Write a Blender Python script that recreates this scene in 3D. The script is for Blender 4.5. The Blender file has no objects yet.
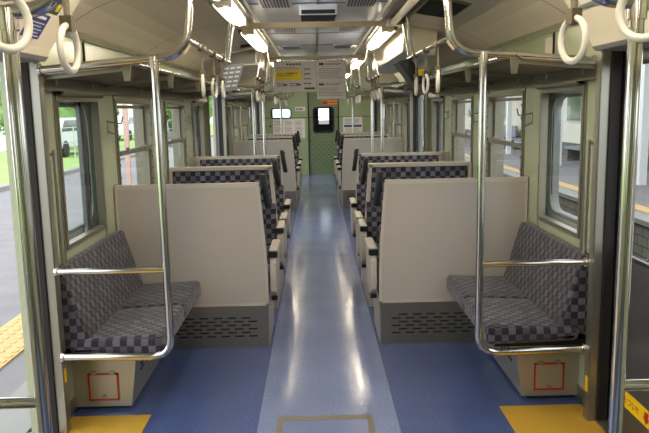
import bpy, math, random
from mathutils import Vector, Matrix
random.seed(7)
sc = bpy.context.scene
COL = sc.collection
PI = math.pi

# ------------------------------------------------------------ materials
def lin(c):
    c = c/255.0
    return c/12.92 if c <= 0.04045 else ((c+0.055)/1.055)**2.4
def rgb(r, g, b): return (lin(r), lin(g), lin(b), 1.0)

def newmat(name):
    m = bpy.data.materials.new(name); m.use_nodes = True
    return m, m.node_tree.nodes, m.node_tree.links
def pmat(name, col, rough=0.5, metal=0.0, noise=0.0, scale=20.0, bump=0.0, spec=0.5, aniso=None, coat=0.0):
    m, N, L = newmat(name)
    b = N['Principled BSDF']
    b.inputs['Base Color'].default_value = col
    b.inputs['Roughness'].default_value = rough
    b.inputs['Metallic'].default_value = metal
    b.inputs['Specular IOR Level'].default_value = spec
    if coat: b.inputs['Coat Weight'].default_value = coat; b.inputs['Coat Roughness'].default_value = 0.08
    if noise or bump:
        tc = N.new('ShaderNodeTexCoord'); nz = N.new('ShaderNodeTexNoise')
        nz.inputs['Scale'].default_value = scale; nz.inputs['Detail'].default_value = 4
        L.new(tc.outputs['Object'], nz.inputs['Vector'])
        if noise:
            mx = N.new('ShaderNodeMix'); mx.data_type = 'RGBA'
            mx.inputs[6].default_value = tuple(c*(1-noise) for c in col[:3])+(1,)
            mx.inputs[7].default_value = tuple(min(1, c*(1+noise)) for c in col[:3])+(1,)
            L.new(nz.outputs['Fac'], mx.inputs[0]); L.new(mx.outputs[2], b.inputs['Base Color'])
        if bump:
            bp = N.new('ShaderNodeBump'); bp.inputs['Strength'].default_value = bump; bp.inputs['Distance'].default_value = 0.004
            L.new(nz.outputs['Fac'], bp.inputs['Height']); L.new(bp.outputs['Normal'], b.inputs['Normal'])
    return m
def emat(name, col, s):
    m, N, L = newmat(name); N.remove(N['Principled BSDF'])
    e = N.new('ShaderNodeEmission'); e.inputs[0].default_value = col; e.inputs[1].default_value = s
    L.new(e.outputs[0], N['Material Output'].inputs[0]); return m
def glassmat(name, tint=(0.96, 0.98, 0.97, 1), refl=0.6):
    m, N, L = newmat(name); N.remove(N['Principled BSDF'])
    t = N.new('ShaderNodeBsdfTransparent'); t.inputs[0].default_value = tint
    g = N.new('ShaderNodeBsdfGlossy'); g.inputs['Roughness'].default_value = 0.02
    fr = N.new('ShaderNodeFresnel'); fr.inputs[0].default_value = 1.45
    mu = N.new('ShaderNodeMath'); mu.operation = 'MULTIPLY'; mu.inputs[1].default_value = refl
    mx = N.new('ShaderNodeMixShader')
    ge = N.new('ShaderNodeNewGeometry'); iv = N.new('ShaderNodeMath'); iv.operation = 'SUBTRACT'; iv.inputs[0].default_value = 1
    m2 = N.new('ShaderNodeMath'); m2.operation = 'MULTIPLY'
    L.new(ge.outputs['Backfacing'], iv.inputs[1]); L.new(iv.outputs[0], m2.inputs[1])
    L.new(fr.outputs[0], mu.inputs[0]); L.new(mu.outputs[0], m2.inputs[0]); L.new(m2.outputs[0], mx.inputs[0])
    L.new(t.outputs[0], mx.inputs[1]); L.new(g.outputs[0], mx.inputs[2])
    L.new(mx.outputs[0], N['Material Output'].inputs[0]); return m
def fabricmat(name, dark, mid, size=0.045):
    """woven check: dark and grey squares, a slower change of tone from block to block"""
    m, N, L = newmat(name); b = N['Principled BSDF']
    b.inputs['Roughness'].default_value = 0.9; b.inputs['Specular IOR Level'].default_value = 0.15
    b.inputs['Sheen Weight'].default_value = 0.25
    uv = N.new('ShaderNodeTexCoord')
    ck = N.new('ShaderNodeTexChecker'); ck.inputs['Scale'].default_value = 1/size
    ck.inputs['Color1'].default_value = dark; ck.inputs['Color2'].default_value = mid
    L.new(uv.outputs['UV'], ck.inputs['Vector'])
    # white noise per square
    sn = N.new('ShaderNodeVectorMath'); sn.operation = 'SCALE'; sn.inputs['Scale'].default_value = 1/size
    fl = N.new('ShaderNodeVectorMath'); fl.operation = 'FLOOR'
    wn = N.new('ShaderNodeTexWhiteNoise')
    L.new(uv.outputs['UV'], sn.inputs[0]); L.new(sn.outputs[0], fl.inputs[0]); L.new(fl.outputs[0], wn.inputs['Vector'])
    mr = N.new('ShaderNodeMapRange'); mr.inputs[3].default_value = 0.62; mr.inputs[4].default_value = 1.3
    L.new(wn.outputs['Value'], mr.inputs[0])
    ml = N.new('ShaderNodeMix'); ml.data_type = 'RGBA'; ml.blend_type = 'MULTIPLY'; ml.inputs[0].default_value = 1
    L.new(ck.outputs['Color'], ml.inputs[6]); L.new(mr.outputs[0], ml.inputs[7])
    nz = N.new('ShaderNodeTexNoise'); nz.inputs['Scale'].default_value = 600
    L.new(uv.outputs['UV'], nz.inputs['Vector'])
    mr2 = N.new('ShaderNodeMapRange'); mr2.inputs[3].default_value = 0.6; mr2.inputs[4].default_value = 1.4
    L.new(nz.outputs['Fac'], mr2.inputs[0])
    ml2 = N.new('ShaderNodeMix'); ml2.data_type = 'RGBA'; ml2.blend_type = 'MULTIPLY'; ml2.inputs[0].default_value = 1
    L.new(ml.outputs[2], ml2.inputs[6]); L.new(mr2.outputs[0], ml2.inputs[7])
    L.new(ml2.outputs[2], b.inputs['Base Color'])
    bp = N.new('ShaderNodeBump'); bp.inputs['Strength'].default_value = 0.25; bp.inputs['Distance'].default_value = 0.002
    L.new(nz.outputs['Fac'], bp.inputs['Height']); L.new(bp.outputs['Normal'], b.inputs['Normal'])
    return m
def floormat():
    m, N, L = newmat('floor_vinyl'); b = N['Principled BSDF']
    tc = N.new('ShaderNodeTexCoord'); sp = N.new('ShaderNodeSeparateXYZ'); L.new(tc.outputs['Object'], sp.inputs[0])
    ab = N.new('ShaderNodeMath'); ab.operation = 'ABSOLUTE'; L.new(sp.outputs[0], ab.inputs[0])
    gt = N.new('ShaderNodeMath'); gt.operation = 'GREATER_THAN'; gt.inputs[1].default_value = 0.35; L.new(ab.outputs[0], gt.inputs[0])
    mx = N.new('ShaderNodeMix'); mx.data_type = 'RGBA'
    mx.inputs[6].default_value = rgb(122, 134, 172); mx.inputs[7].default_value = rgb(74, 90, 138)
    L.new(gt.outputs[0], mx.inputs[0])
    n1 = N.new('ShaderNodeTexNoise'); n1.inputs['Scale'].default_value = 90; n1.inputs['Detail'].default_value = 3
    n2 = N.new('ShaderNodeTexNoise'); n2.inputs['Scale'].default_value = 3.2; n2.inputs['Detail'].default_value = 5
    L.new(tc.outputs['Object'], n1.inputs['Vector']); L.new(tc.outputs['Object'], n2.inputs['Vector'])
    r1 = N.new('ShaderNodeMapRange'); r1.inputs[1].default_value = .3; r1.inputs[2].default_value = .7; r1.inputs[3].default_value = 0.78; r1.inputs[4].default_value = 1.22; L.new(n1.outputs['Fac'], r1.inputs[0])
    r2 = N.new('ShaderNodeMapRange'); r2.inputs[3].default_value = 0.8; r2.inputs[4].default_value = 1.2; L.new(n2.outputs['Fac'], r2.inputs[0])
    mu = N.new('ShaderNodeMath'); mu.operation = 'MULTIPLY'; L.new(r1.outputs[0], mu.inputs[0]); L.new(r2.outputs[0], mu.inputs[1])
    ml = N.new('ShaderNodeMix'); ml.data_type = 'RGBA'; ml.blend_type = 'MULTIPLY'; ml.inputs[0].default_value = 1
    L.new(mx.outputs[2], ml.inputs[6]); L.new(mu.outputs[0], ml.inputs[7]); L.new(ml.outputs[2], b.inputs['Base Color'])
    r3 = N.new('ShaderNodeMapRange'); r3.inputs[3].default_value = 0.10; r3.inputs[4].default_value = 0.2; L.new(n2.outputs['Fac'], r3.inputs[0])
    L.new(r3.outputs[0], b.inputs['Roughness'])
    bp = N.new('ShaderNodeBump'); bp.inputs['Strength'].default_value = 0.28; bp.inputs['Distance'].default_value = 0.003
    n3 = N.new('ShaderNodeTexNoise'); n3.inputs['Scale'].default_value = 17; L.new(tc.outputs['Object'], n3.inputs['Vector'])
    L.new(n3.outputs['Fac'], bp.inputs['Height']); L.new(bp.outputs['Normal'], b.inputs['Normal'])
    return m
def stonemat():
    m, N, L = newmat('stone_blocks'); b = N['Principled BSDF']; b.inputs['Roughness'].default_value = .9
    tc = N.new('ShaderNodeTexCoord'); br = N.new('ShaderNodeTexBrick')
    br.inputs['Scale'].default_value = 1.6; br.inputs['Color1'].default_value = rgb(120, 116, 106); br.inputs['Color2'].default_value = rgb(96, 94, 88)
    br.inputs['Mortar'].default_value = rgb(60, 58, 52); br.inputs['Mortar Size'].default_value = .02
    L.new(tc.outputs['UV'], br.inputs['Vector'])
    nz = N.new('ShaderNodeTexNoise'); nz.inputs['Scale'].default_value = 6; nz.inputs['Detail'].default_value = 6; L.new(tc.outputs['Object'], nz.inputs['Vector'])
    r = N.new('ShaderNodeMapRange'); r.inputs[3].default_value = .6; r.inputs[4].default_value = 1.4; L.new(nz.outputs['Fac'], r.inputs[0])
    ml = N.new('ShaderNodeMix'); ml.data_type = 'RGBA'; ml.blend_type = 'MULTIPLY'; ml.inputs[0].default_value = 1
    L.new(br.outputs['Color'], ml.inputs[6]); L.new(r.outputs[0], ml.inputs[7]); L.new(ml.outputs[2], b.inputs['Base Color'])
    return m

M = {}
M['wallgreen'] = pmat('wall_green_laminate', rgb(172, 178, 150), .25, noise=.04, scale=8)
M['frieze'] = pmat('frieze_green_gloss', rgb(176, 184, 152), .2, noise=.03, scale=6)
M['endgreen'] = pmat('end_wall_green', rgb(150, 166, 128), .4, noise=.05, scale=6)
M['enddoor'] = pmat('end_door_green', rgb(112, 130, 98), .42, noise=.06, scale=30)
M['cream'] = pmat('cream_ceiling_panel', rgb(230, 221, 198), .26, noise=.03, scale=5)
M['ceil'] = pmat('ceiling_grey_blue', rgb(204, 214, 236), .18, noise=.03, scale=5, metal=.0, coat=.5)
M['beam'] = pmat('beam_cream', rgb(200, 184, 146), .4)
M['panel'] = pmat('partition_cream', rgb(178, 171, 163), .42, noise=.025, scale=12)
M['frame'] = pmat('seat_frame_cream', rgb(190, 183, 170), .4)
M['alu'] = pmat('aluminium', rgb(160, 157, 146), .34, .85, noise=.06, scale=30)
M['alum'] = pmat('aluminium_matte', rgb(140, 136, 120), .4, .7, noise=.05, scale=20)
M['chrome'] = pmat('polished_steel', rgb(205, 202, 196), .13, 1.0)
M['steelwire'] = pmat('wire_steel', rgb(84, 76, 60), .5, .3)
M['steel'] = pmat('brushed_steel_plinth', rgb(146, 142, 136), .34, .85, noise=.12, scale=60)
M['doorsteel'] = pmat('door_steel', rgb(112, 112, 114), .36, .75, noise=.06, scale=20)
M['boxsteel'] = pmat('heater_box_steel', rgb(176, 172, 160), .4, .6, noise=.05, scale=20)
M['black'] = pmat('black_plastic', rgb(22, 22, 24), .35)
M['rubber'] = pmat('black_rubber', rgb(24, 22, 22), .7)
M['dark'] = pmat('dark_gap', rgb(30, 30, 34), .7)
M['red'] = pmat('red_paint', rgb(176, 34, 26), .5)
M['yellow'] = pmat('yellow_floor_sheet', rgb(198, 158, 56), .5, noise=.16, scale=120)
M['stickyellow'] = pmat('yellow_sticker', rgb(236, 200, 20), .45)
M['white'] = pmat('white_plastic', rgb(226, 224, 214), .35)
M['ring'] = pmat('ring_plastic', rgb(216, 213, 203), .3)
M['bronze'] = pmat('strap_clip_bronze', rgb(96, 86, 66), .4, .5)
M['belt'] = pmat('strap_belt', rgb(120, 112, 92), .7)
M['fabric'] = fabricmat('seat_fabric_check', rgb(52, 52, 64), rgb(108, 105, 116), .041)
M['benchfabric'] = fabricmat('bench_fabric_check', rgb(44, 42, 52), rgb(90, 86, 96), .035)
M['paper'] = pmat('paper_white', rgb(222, 218, 210), .6)
M['greypaper'] = pmat('print_grey', rgb(120, 116, 112), .6)
M['blue'] = pmat('print_blue', rgb(44, 58, 128), .5)
M['green'] = pmat('print_green', rgb(52, 92, 58), .5)
M['yprint'] = pmat('print_yellow', rgb(240, 214, 30), .5)
M['orange'] = pmat('print_orange', rgb(232, 150, 40), .5)
M['pink'] = pmat('sticker_pink', rgb(226, 90, 160), .5)
M['glass'] = glassmat('window_glass')
M['tintglass'] = glassmat('cab_glass', (.75, .84, .80, 1), 1.0)
M['lamp'] = emat('lamp_tube', (1, .86, .66, 1), 34)
M['floor'] = floormat()
M['hatchframe'] = pmat('hatch_frame_worn', rgb(126, 118, 104), .5, .2, noise=.15, scale=30)
M['hatch'] = pmat('hatch_vinyl', rgb(112, 124, 162), .2, noise=.1, scale=90)
M['grey'] = pmat('grey_paint', rgb(120, 122, 120), .5)
M['displaygrey'] = pmat('display_grey', rgb(120, 128, 140), .35)
# outside
M['asphalt'] = pmat('asphalt', rgb(134, 130, 132), .95, noise=.25, scale=3, bump=.3)
M['concrete'] = pmat('concrete_edge', rgb(148, 146, 142), .9, noise=.15, scale=4)
M['tactile'] = pmat('tactile_yellow', rgb(204, 172, 118), .85, noise=.12, scale=12)
M['grass'] = pmat('grass_green', rgb(150, 176, 98), .95, noise=.4, scale=2.2, bump=.6)
M['lot'] = pmat('pale_gravel_lot', rgb(232, 230, 222), .9, noise=.05)
M['gravel'] = pmat('track_ballast', rgb(110, 102, 92), .95, noise=.4, scale=18, bump=.8)
M['leaf'] = pmat('leaves', rgb(120, 156, 84), .8, noise=.45, scale=3, bump=.8)
M['bark'] = pmat('bark', rgb(92, 76, 60), .9, noise=.3)
M['stone'] = stonemat()
M['bldg'] = pmat('station_wall', rgb(228, 222, 208), .8, noise=.06, scale=2)
M['bldgdark'] = pmat('station_dark_trim', rgb(96, 92, 86), .7)
M['carwhite'] = pmat('car_white', rgb(235, 236, 238), .3, coat=.5)
M['winglass'] = pmat('dark_window_glass', rgb(70, 84, 78), .08, spec=.8)
M['fence'] = pmat('fence_metal', rgb(196, 198, 196), .5, .3)
M['brickred'] = pmat('post_pinkish', rgb(214, 176, 164), .7, noise=.1)
M['canopy'] = pmat('canopy_sheet', rgb(150, 146, 138), .6)
M['signlit'] = emat('lit_sign_yellow', (1, .62, .03, 1), 2.2)

# ------------------------------------------------------------ mesh builder
class MB:
    def __init__(s): s.v = []; s.f = []; s.m = []; s.sm = []
    def add(s, vs, fs, m=0, smooth=False):
        o = len(s.v); s.v += [tuple(v) for v in vs]
        for f in fs: s.f.append(tuple(i+o for i in f)); s.m.append(m); s.sm.append(smooth)
        return s
    def box(s, x0, x1, y0, y1, z0, z1, m=0):
        x0, x1 = min(x0, x1), max(x0, x1); y0, y1 = min(y0, y1), max(y0, y1); z0, z1 = min(z0, z1), max(z0, z1)
        v = [(x0,y0,z0),(x1,y0,z0),(x1,y1,z0),(x0,y1,z0),(x0,y0,z1),(x1,y0,z1),(x1,y1,z1),(x0,y1,z1)]
        return s.add(v, [(0,3,2,1),(4,5,6,7),(0,1,5,4),(1,2,6,5),(2,3,7,6),(3,0,4,7)], m)
    def prism(s, poly, axis, a, b, m=0, smooth=False):
        """poly of 2D points in the plane across axis, extruded from a to b; both caps closed"""
        n = len(poly)
        def P(p, t):
            if axis == 'x': return (t, p[0], p[1])
            if axis == 'y': return (p[0], t, p[1])
            return (p[0], p[1], t)
        vs = [P(p, a) for p in poly]+[P(p, b) for p in poly]
        s.add(vs, [tuple(range(n))[::-1], tuple(range(n, 2*n))], m)
        o = len(s.v)-2*n
        for i in range(n):
            j = (i+1) % n
            s.f.append((o+i, o+j, o+n+j, o+n+i)); s.m.append(m); s.sm.append(smooth)
        return s
    def ringplate(s, outer, inner, axis, a, b, m=0):
        """plate with a hole; outer and inner loops have the same count"""
        n = len(outer)
        def P(p, t):
            if axis == 'x': return (t, p[0], p[1])
            if axis == 'y': return (p[0], t, p[1])
            return (p[0], p[1], t)
        vs = [P(p, a) for p in outer]+[P(p, a) for p in inner]+[P(p, b) for p in outer]+[P(p, b) for p in inner]
        fs = []
        for i in range(n):
            j = (i+1) % n
            fs += [(i, j, n+j, n+i), (2*n+i, 3*n+i, 3*n+j, 2*n+j), (i, 2*n+i, 2*n+j, j), (n+i, n+j, 3*n+j, 3*n+i)]
        return s.add(vs, fs, m)
    def tube(s, pts, r, n=12, m=0, caps=True):
        pts = [Vector(p) for p in pts]; k = len(pts)
        t0 = (pts[1]-pts[0]).normalized()
        u = t0.orthogonal().normalized(); vs = []; fs = []
        for i, p in enumerate(pts):
            if i == 0: t = (pts[1]-pts[0]).normalized()
            elif i == k-1: t = (pts[-1]-pts[-2]).normalized()
            else: t = ((pts[i+1]-p).normalized()+(p-pts[i-1]).normalized()).normalized()
            u = (u-t*u.dot(t)).normalized(); w = t.cross(u)
            rr = r[i] if isinstance(r, (list, tuple)) else r
            for q in range(n):
                a = 2*PI*q/n; vs.append(p+(u*math.cos(a)+w*math.sin(a))*rr)
        for i in range(k-1):
            for q in range(n):
                q2 = (q+1) % n
                fs.append((i*n+q, i*n+q2, (i+1)*n+q2, (i+1)*n+q))
        s.add(vs, fs, m, True)
        if caps: s.add(vs[:n], [tuple(range(n))[::-1]], m); s.add(vs[-n:], [tuple(range(n))], m)
        return s
    def torus(s, c, axis, R, r, n=40, k=12, m=0, sq=1.0):
        c = Vector(c); ax = Vector(axis).normalized(); u = ax.cross(Vector((0,0,1))).normalized(); w = Vector((0,0,1))
        vs = []; fs = []
        for i in range(n):
            a = 2*PI*i/n; d = u*math.cos(a)+w*math.sin(a)
            for q in range(k):
                b = 2*PI*q/k; vs.append(c+d*(R+r*math.cos(b))+ax*(r*sq*math.sin(b)))
        for i in range(n):
            for q in range(k):
                i2 = (i+1) % n; q2 = (q+1) % k
                fs.append((i*k+q, i2*k+q, i2*k+q2, i*k+q2))
        return s.add(vs, fs, m, True)
    def cushion(s, x0, x1, y0, y1, z0, z1, r=.03, m=0, shear=None):
        """box with softly rounded edges (superellipsoid-like grid); shear(x,y,z)->point"""
        nx = ny = nz = 8
        cx, cy, cz = (x0+x1)/2, (y0+y1)/2, (z0+z1)/2
        hx, hy, hz = abs(x1-x0)/2, abs(y1-y0)/2, abs(z1-z0)/2
        def rnd(p):
            ix, iy, iz = max(hx-r, 0), max(hy-r, 0), max(hz-r, 0)
            q = Vector((max(-ix, min(ix, p[0])), max(-iy, min(iy, p[1])), max(-iz, min(iz, p[2]))))
            d = Vector(p)-q
            if d.length > 1e-9: d = d.normalized()*r
            q = q+d
            v = (cx+q.x, cy+q.y, cz+q.z)
            return shear(*v) if shear else v
        def lv(h, n):
            i = h-r; L = [-h, -h+r*.3, -h+r*.65]+[-i+2*i*k/n for k in range(n+1)]+[h-r*.65, h-r*.3, h]
            return L
        X, Y, Z = lv(hx, 3), lv(hy, 3), lv(hz, 2)
        def face(A, B, f):
            vs = [rnd(f(a, b)) for a in A for b in B]; nb = len(B)
            fs = [(i*nb+j, i*nb+j+1, (i+1)*nb+j+1, (i+1)*nb+j) for i in range(len(A)-1) for j in range(nb-1)]
            s.add(vs, fs, m, True)
        face(X, Y, lambda a, b: (a, b, hz)); face(Y, X, lambda a, b: (b, a, -hz))
        face(Y, Z, lambda a, b: (hx, a, b)); face(Z, Y, lambda a, b: (-hx, b, a))
        face(Z, X, lambda a, b: (b, hy, a)); face(X, Z, lambda a, b: (a, -hy, b))
        return s
    def mirror(s, sg):
        if sg < 0:
            s.v = [(-x, y, z) for x, y, z in s.v]; s.f = [f[::-1] for f in s.f]
        return s
    def build(s, name, mats, parent=None, base=None, bevel=0.0):
        mats = mats if isinstance(mats, (list, tuple)) else [mats]
        if parent is not None: off = parent['_o']
        elif base is not None: off = base
        else:
            xs = [v[0] for v in s.v]; ys = [v[1] for v in s.v]; zs = [v[2] for v in s.v]
            off = ((min(xs)+max(xs))/2, (min(ys)+max(ys))/2, min(zs))
        off = tuple(off)
        me = bpy.data.meshes.new(name)
        me.from_pydata([(v[0]-off[0], v[1]-off[1], v[2]-off[2]) for v in s.v], [], s.f)
        for k in mats: me.materials.append(M[k])
        me.polygons.foreach_set('material_index', s.m); me.polygons.foreach_set('use_smooth', s.sm)
        uv = me.uv_layers.new(name='UVMap')
        for p in me.polygons:
            n = p.normal; a = max(range(3), key=lambda i: abs(n[i]))
            for li in p.loop_indices:
                c = me.vertices[me.loops[li].vertex_index].co
                uv.data[li].uv = ((c.y, c.z), (c.x, c.z), (c.x, c.y))[a]
        o = bpy.data.objects.new(name, me); COL.objects.link(o)
        if parent is not None: o.parent = parent
        else: o.location = off
        o['_o'] = off
        if bevel:
            b = o.modifiers.new('bevel', 'BEVEL'); b.width = bevel; b.segments = 2; b.limit_method = 'ANGLE'
        return o

def B(x0, x1, y0, y1, z0, z1, m=0): return MB().box(x0, x1, y0, y1, z0, z1, m)
def fillet(pts, r, n=6):
    pts = [Vector(p) for p in pts]; out = [pts[0]]
    for i in range(1, len(pts)-1):
        a, b, c = pts[i-1], pts[i], pts[i+1]
        u = (a-b).normalized(); w = (c-b).normalized()
        th = u.angle(w); d = min(r/math.tan(th/2), (a-b).length*.49, (c-b).length*.49)
        p, q = b+u*d, b+w*d
        for k in range(n+1):
            t = k/n; out.append((1-t)**2*p+2*t*(1-t)*b+t*t*q)
    out.append(pts[-1]); return out
def rrect(y0, y1, z0, z1, r, n=5):
    P = []
    for cx, cy, a0 in ((y1-r, z1-r, 0), (y0+r, z1-r, PI/2), (y0+r, z0+r, PI), (y1-r, z0+r, 1.5*PI)):
        for k in range(n+1):
            a = a0+PI/2*k/n; P.append((cx+r*math.cos(a), cy+r*math.sin(a)))
    return P

def thing(name, loc, label, cat, group=None):
    o = bpy.data.objects.new(name, None); COL.objects.link(o); o.location = loc; o.empty_display_size = .1
    o['_o'] = tuple(loc); o['label'] = label; o['category'] = cat
    if group: o['group'] = group
    return o
def tag(o, label, cat, group=None, kind=None):
    o['label'] = label; o['category'] = cat
    if group: o['group'] = group
    if kind: o['kind'] = kind
    return o
def structure(o, label=None, cat=None):
    o['kind'] = 'structure'
    if label: o['label'] = label
    if cat: o['category'] = cat
    return o
def duplicate(root, delta, label):
    """copy of a thing with its parts and their sub-parts"""
    r = root.copy(); COL.objects.link(r); r.location = Vector(root.location)+Vector(delta); r['label'] = label
    for ch in list(root.children):
        c = ch.copy(); COL.objects.link(c); c.parent = r
        for g in list(ch.children):
            d = g.copy(); COL.objects.link(d); d.parent = c
    return r
SIDE = {-1: 'left', 1: 'right'}

# ------------------------------------------------------------ layout (metres; y runs down the aisle)
XW = 1.335                      # inner wall face
Y_BACK, Y_END = -2.2, 16.6
UNIT = 6.47                    # repeat of the seat groups
DOORS = [(1.77, 3.20), (8.24, 9.65), (14.75, 16.0)]
Z_SILL, Z_HEAD = .87, 1.63
WINS = []                      # (y0,y1,kind)
for u in (0, UNIT):
    WINS += [(3.52+u, 4.18+u, 'pocket'), (4.55+u, 5.47+u, 'sash')]
    if u == 0: WINS += [(6.04, 6.92, 'sash'), (7.38, 8.05, 'pocket')]
    else: WINS += [(5.93+u, 6.80+u, 'sash'), (7.15+u, 7.75+u, 'pocket')]
WINS += [(.72, 1.40, 'pocket'), (-.9, .0, 'sash')]  # out of view beside and behind the camera, added to let daylight in
WINS.sort()
D_TOP = 1.84

# ------------------------------------------------------------ shell
structure(B(-1.47, 1.47, Y_BACK-.1, Y_END+.1, -.06, 0).build('floor', 'floor', base=(0, 0, 0)), 'blue vinyl floor with a paler aisle stripe', 'floor')

def wall(s):
    mb = MB()
    holes = [(a, b, Z_SILL, Z_HEAD) for a, b, k in WINS]+[(a, b, 0, D_TOP) for a, b in DOORS]
    holes.sort(); y = Y_BACK
    for (x0, x1) in ((XW, XW+.03), (XW+.09, XW+.12)):
        y = Y_BACK
        for a, b, z0, z1 in holes:
            if x0 > XW and z0 > 0: b += .07
            mb.box(x0, x1, y, a, 0, 2.1)
            if z0 > 0: mb.box(x0, x1, a, b, 0, z0)
            mb.box(x0, x1, a, b, z1, 2.1); y = b
        mb.box(x0, x1, y, Y_END, 0, 2.1)
    mb.mirror(s)
    structure(mb.build('wall_'+SIDE[s], 'wallgreen', base=(0, 0, 0)), 'pale green laminate side wall on the %s' % SIDE[s], 'wall')
    # door posts and rubber in the jambs
    k = 0
    for a, b in DOORS:
        t = MB()
        for e, d in ((a, -1), (b, 1)):
            t.box(XW-.058, XW+.03, e+d*.002, e+d*.05, 0, D_TOP, 0)          # bright inner trim
            t.box(XW-.015, XW+.03, e-d*.022, e, 0, D_TOP, 1)
            t.box(XW-.056, XW-.017, e-d*.008, e, 0, D_TOP, 0)          # black rubber edge
        t.box(XW-.01, XW+.13, a, b, D_TOP-.03, D_TOP, 0)
        t.box(XW-.02, XW+.14, a, b, 0.0, .012, 0)
        t.mirror(s)
        structure(t.build('trim_%d' % (10*(s > 0)+k), ['alu', 'rubber']), 'bright metal trim with black rubber around the doorway', 'trim'); k += 1
for s in (-1, 1): wall(s)

# windows
wi = 0
for s in (-1, 1):
    for (a, b, kind) in WINS:
        wi += 1
        x0 = XW-.014
        fr = MB()
        w = .024
        def rr(y0, y1, z0, z1, xa, xb, w, mb=fr, m=0):
            mb.box(xa, xb, y0, y0+w, z0, z1, m); mb.box(xa, xb, y1-w, y1, z0, z1, m)
            mb.box(xa, xb, y0+w, y1-w, z0, z0+w, m); mb.box(xa, xb, y0+w, y1-w, z1-w, z1, m)
        rr(a-.012, b+.012, Z_SILL-.012, Z_HEAD+.012, x0, XW+.03, w)
        par = thing('window_%d' % wi, (s*XW, (a+b)/2, Z_SILL), '%s window on the %s side wall' % ('single pane' if kind == 'pocket' else 'two pane sliding', SIDE[s]), 'window')
        par['kind'] = 'structure'
        if kind == 'sash':
            rr(a-.004, b+.004, Z_SILL, Z_HEAD, XW+.03, XW+.12, .012)
            # dotted guide strips (lock holes) on the vertical members
            for zz in [Z_SILL+.08+i*.085 for i in range(8)]:
                for yy in (a+.012, b-.012):
                    fr.box(x0-.003, x0+.002, yy-.005, yy+.005, zz, zz+.012, 1)
            fr.mirror(s).build('window_frame', ['alum', 'dark'], par)
            sa = MB(); zm = 1.285
            rr(a+.025, b-.025, zm-.012, Z_HEAD-.025, XW+.035, XW+.055, .022, sa)
            rr(a+.025, b-.025, Z_SILL+.02, zm+.018, XW+.005, XW+.03, .024, sa)
            sa.box(XW-.012, XW+.02, a+.02, b-.02, zm-.016, zm+.016)
            for yy in (a+.2, b-.2): sa.box(XW-.022, XW-.010, yy-.018, yy+.018, zm+.012, zm+.034)
            sa.mirror(s).build('sash_bar', 'alum', par)
            g = MB().box(XW+.044, XW+.047, a+.04, b-.04, zm, Z_HEAD-.04).box(XW+.016, XW+.019, a+.04, b-.04, Z_SILL+.04, zm)
            g.mirror(s).build('glass_pane', 'glass', par)
        else:
            fr.mirror(s).build('window_frame', 'alum', par)
            g = MB().box(XW+.012, XW+.015, a+.02, b-.02, Z_SILL+.02, Z_HEAD-.02)
            g.mirror(s).build('glass_pane', 'glass', par)
            o = MB(); n = 6
            hole_ = rrect(a+.05, b+.05, Z_SILL+.04, Z_HEAD-.04, .09, n)
            o.ringplate(rrect(a-.33, b+.33, Z_SILL-.1, Z_HEAD+.1, .001, n), hole_, 'x', XW+.081, XW+.088, 0)  # plate's pale colour stands in for daylight on the pocket reveal
            o.ringplate(rrect(a+.03, b+.07, Z_SILL+.02, Z_HEAD-.02, .09, n), hole_, 'x', XW+.076, XW+.13, 1)
            o.mirror(s).build('outer_frame', ['fence', 'grey'], par)
            # roller blind over the pane
            bl = MB().tube([(XW-.028, a+.0, Z_HEAD+.032), (XW-.028, b+.0, Z_HEAD+.032)], .022, 12, 0)
            bl.tube([(XW-.028, a-.012, Z_HEAD+.032), (XW-.028, a-.0, Z_HEAD+.032)], .014, 10, 1)
            bl.mirror(s).build('blind_roller', ['alum', 'black'], par)

# rails below the racks, frieze, pillars' trims
for s in (-1, 1):
    n = 0
    for (a, b) in ((Y_BACK, 1.72), (3.22, 8.2), (9.69, 14.7)):
        t = MB().prism([(XW-.05, 1.665), (XW, 1.665), (XW, 1.745), (XW-.03, 1.745)], 'y', a, b)
        y = a+.2
        while y < b:                                        # screw plates
            t.box(XW-.05, XW-.038, y, y+.03, 1.695, 1.72, 1); y += .55
        t.mirror(s); structure(t.build('trim_%d' % (30+10*(s > 0)+n), ['alum', 'alu']), 'metal rail running above the windows on the %s' % SIDE[s], 'trim')
        f = B(XW-.012, XW+.0, a, b, 1.75, 1.97); f.mirror(s)
        structure(f.build('trim_%d' % (50+10*(s > 0)+n), 'frieze'), 'glossy pale green panel above the luggage rack on the %s' % SIDE[s], 'trim')
        n += 1
    # vertical cover strips each side of the windows
    t = MB()
    for (a, b, kind) in WINS:
        for e in (a-.028, b+.016): t.box(XW-.008, XW, e, e+.012, 0.0, 1.665)
    t.mirror(s); structure(t.build('trim_%d' % (70+(s > 0)), 'alu'), 'thin metal cover strips between the windows on the %s' % SIDE[s], 'trim')
    t = B(XW-.006, XW, Y_BACK, 1.73, .0, .08).box(XW-.006, XW, 3.22, 8.2, 0, .08).box(XW-.006, XW, 9.69, 14.7, 0, .08); t.mirror(s)
    structure(t.build('baseboard_'+SIDE[s], 'steel'), 'metal skirting on the %s' % SIDE[s], 'baseboard')

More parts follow.
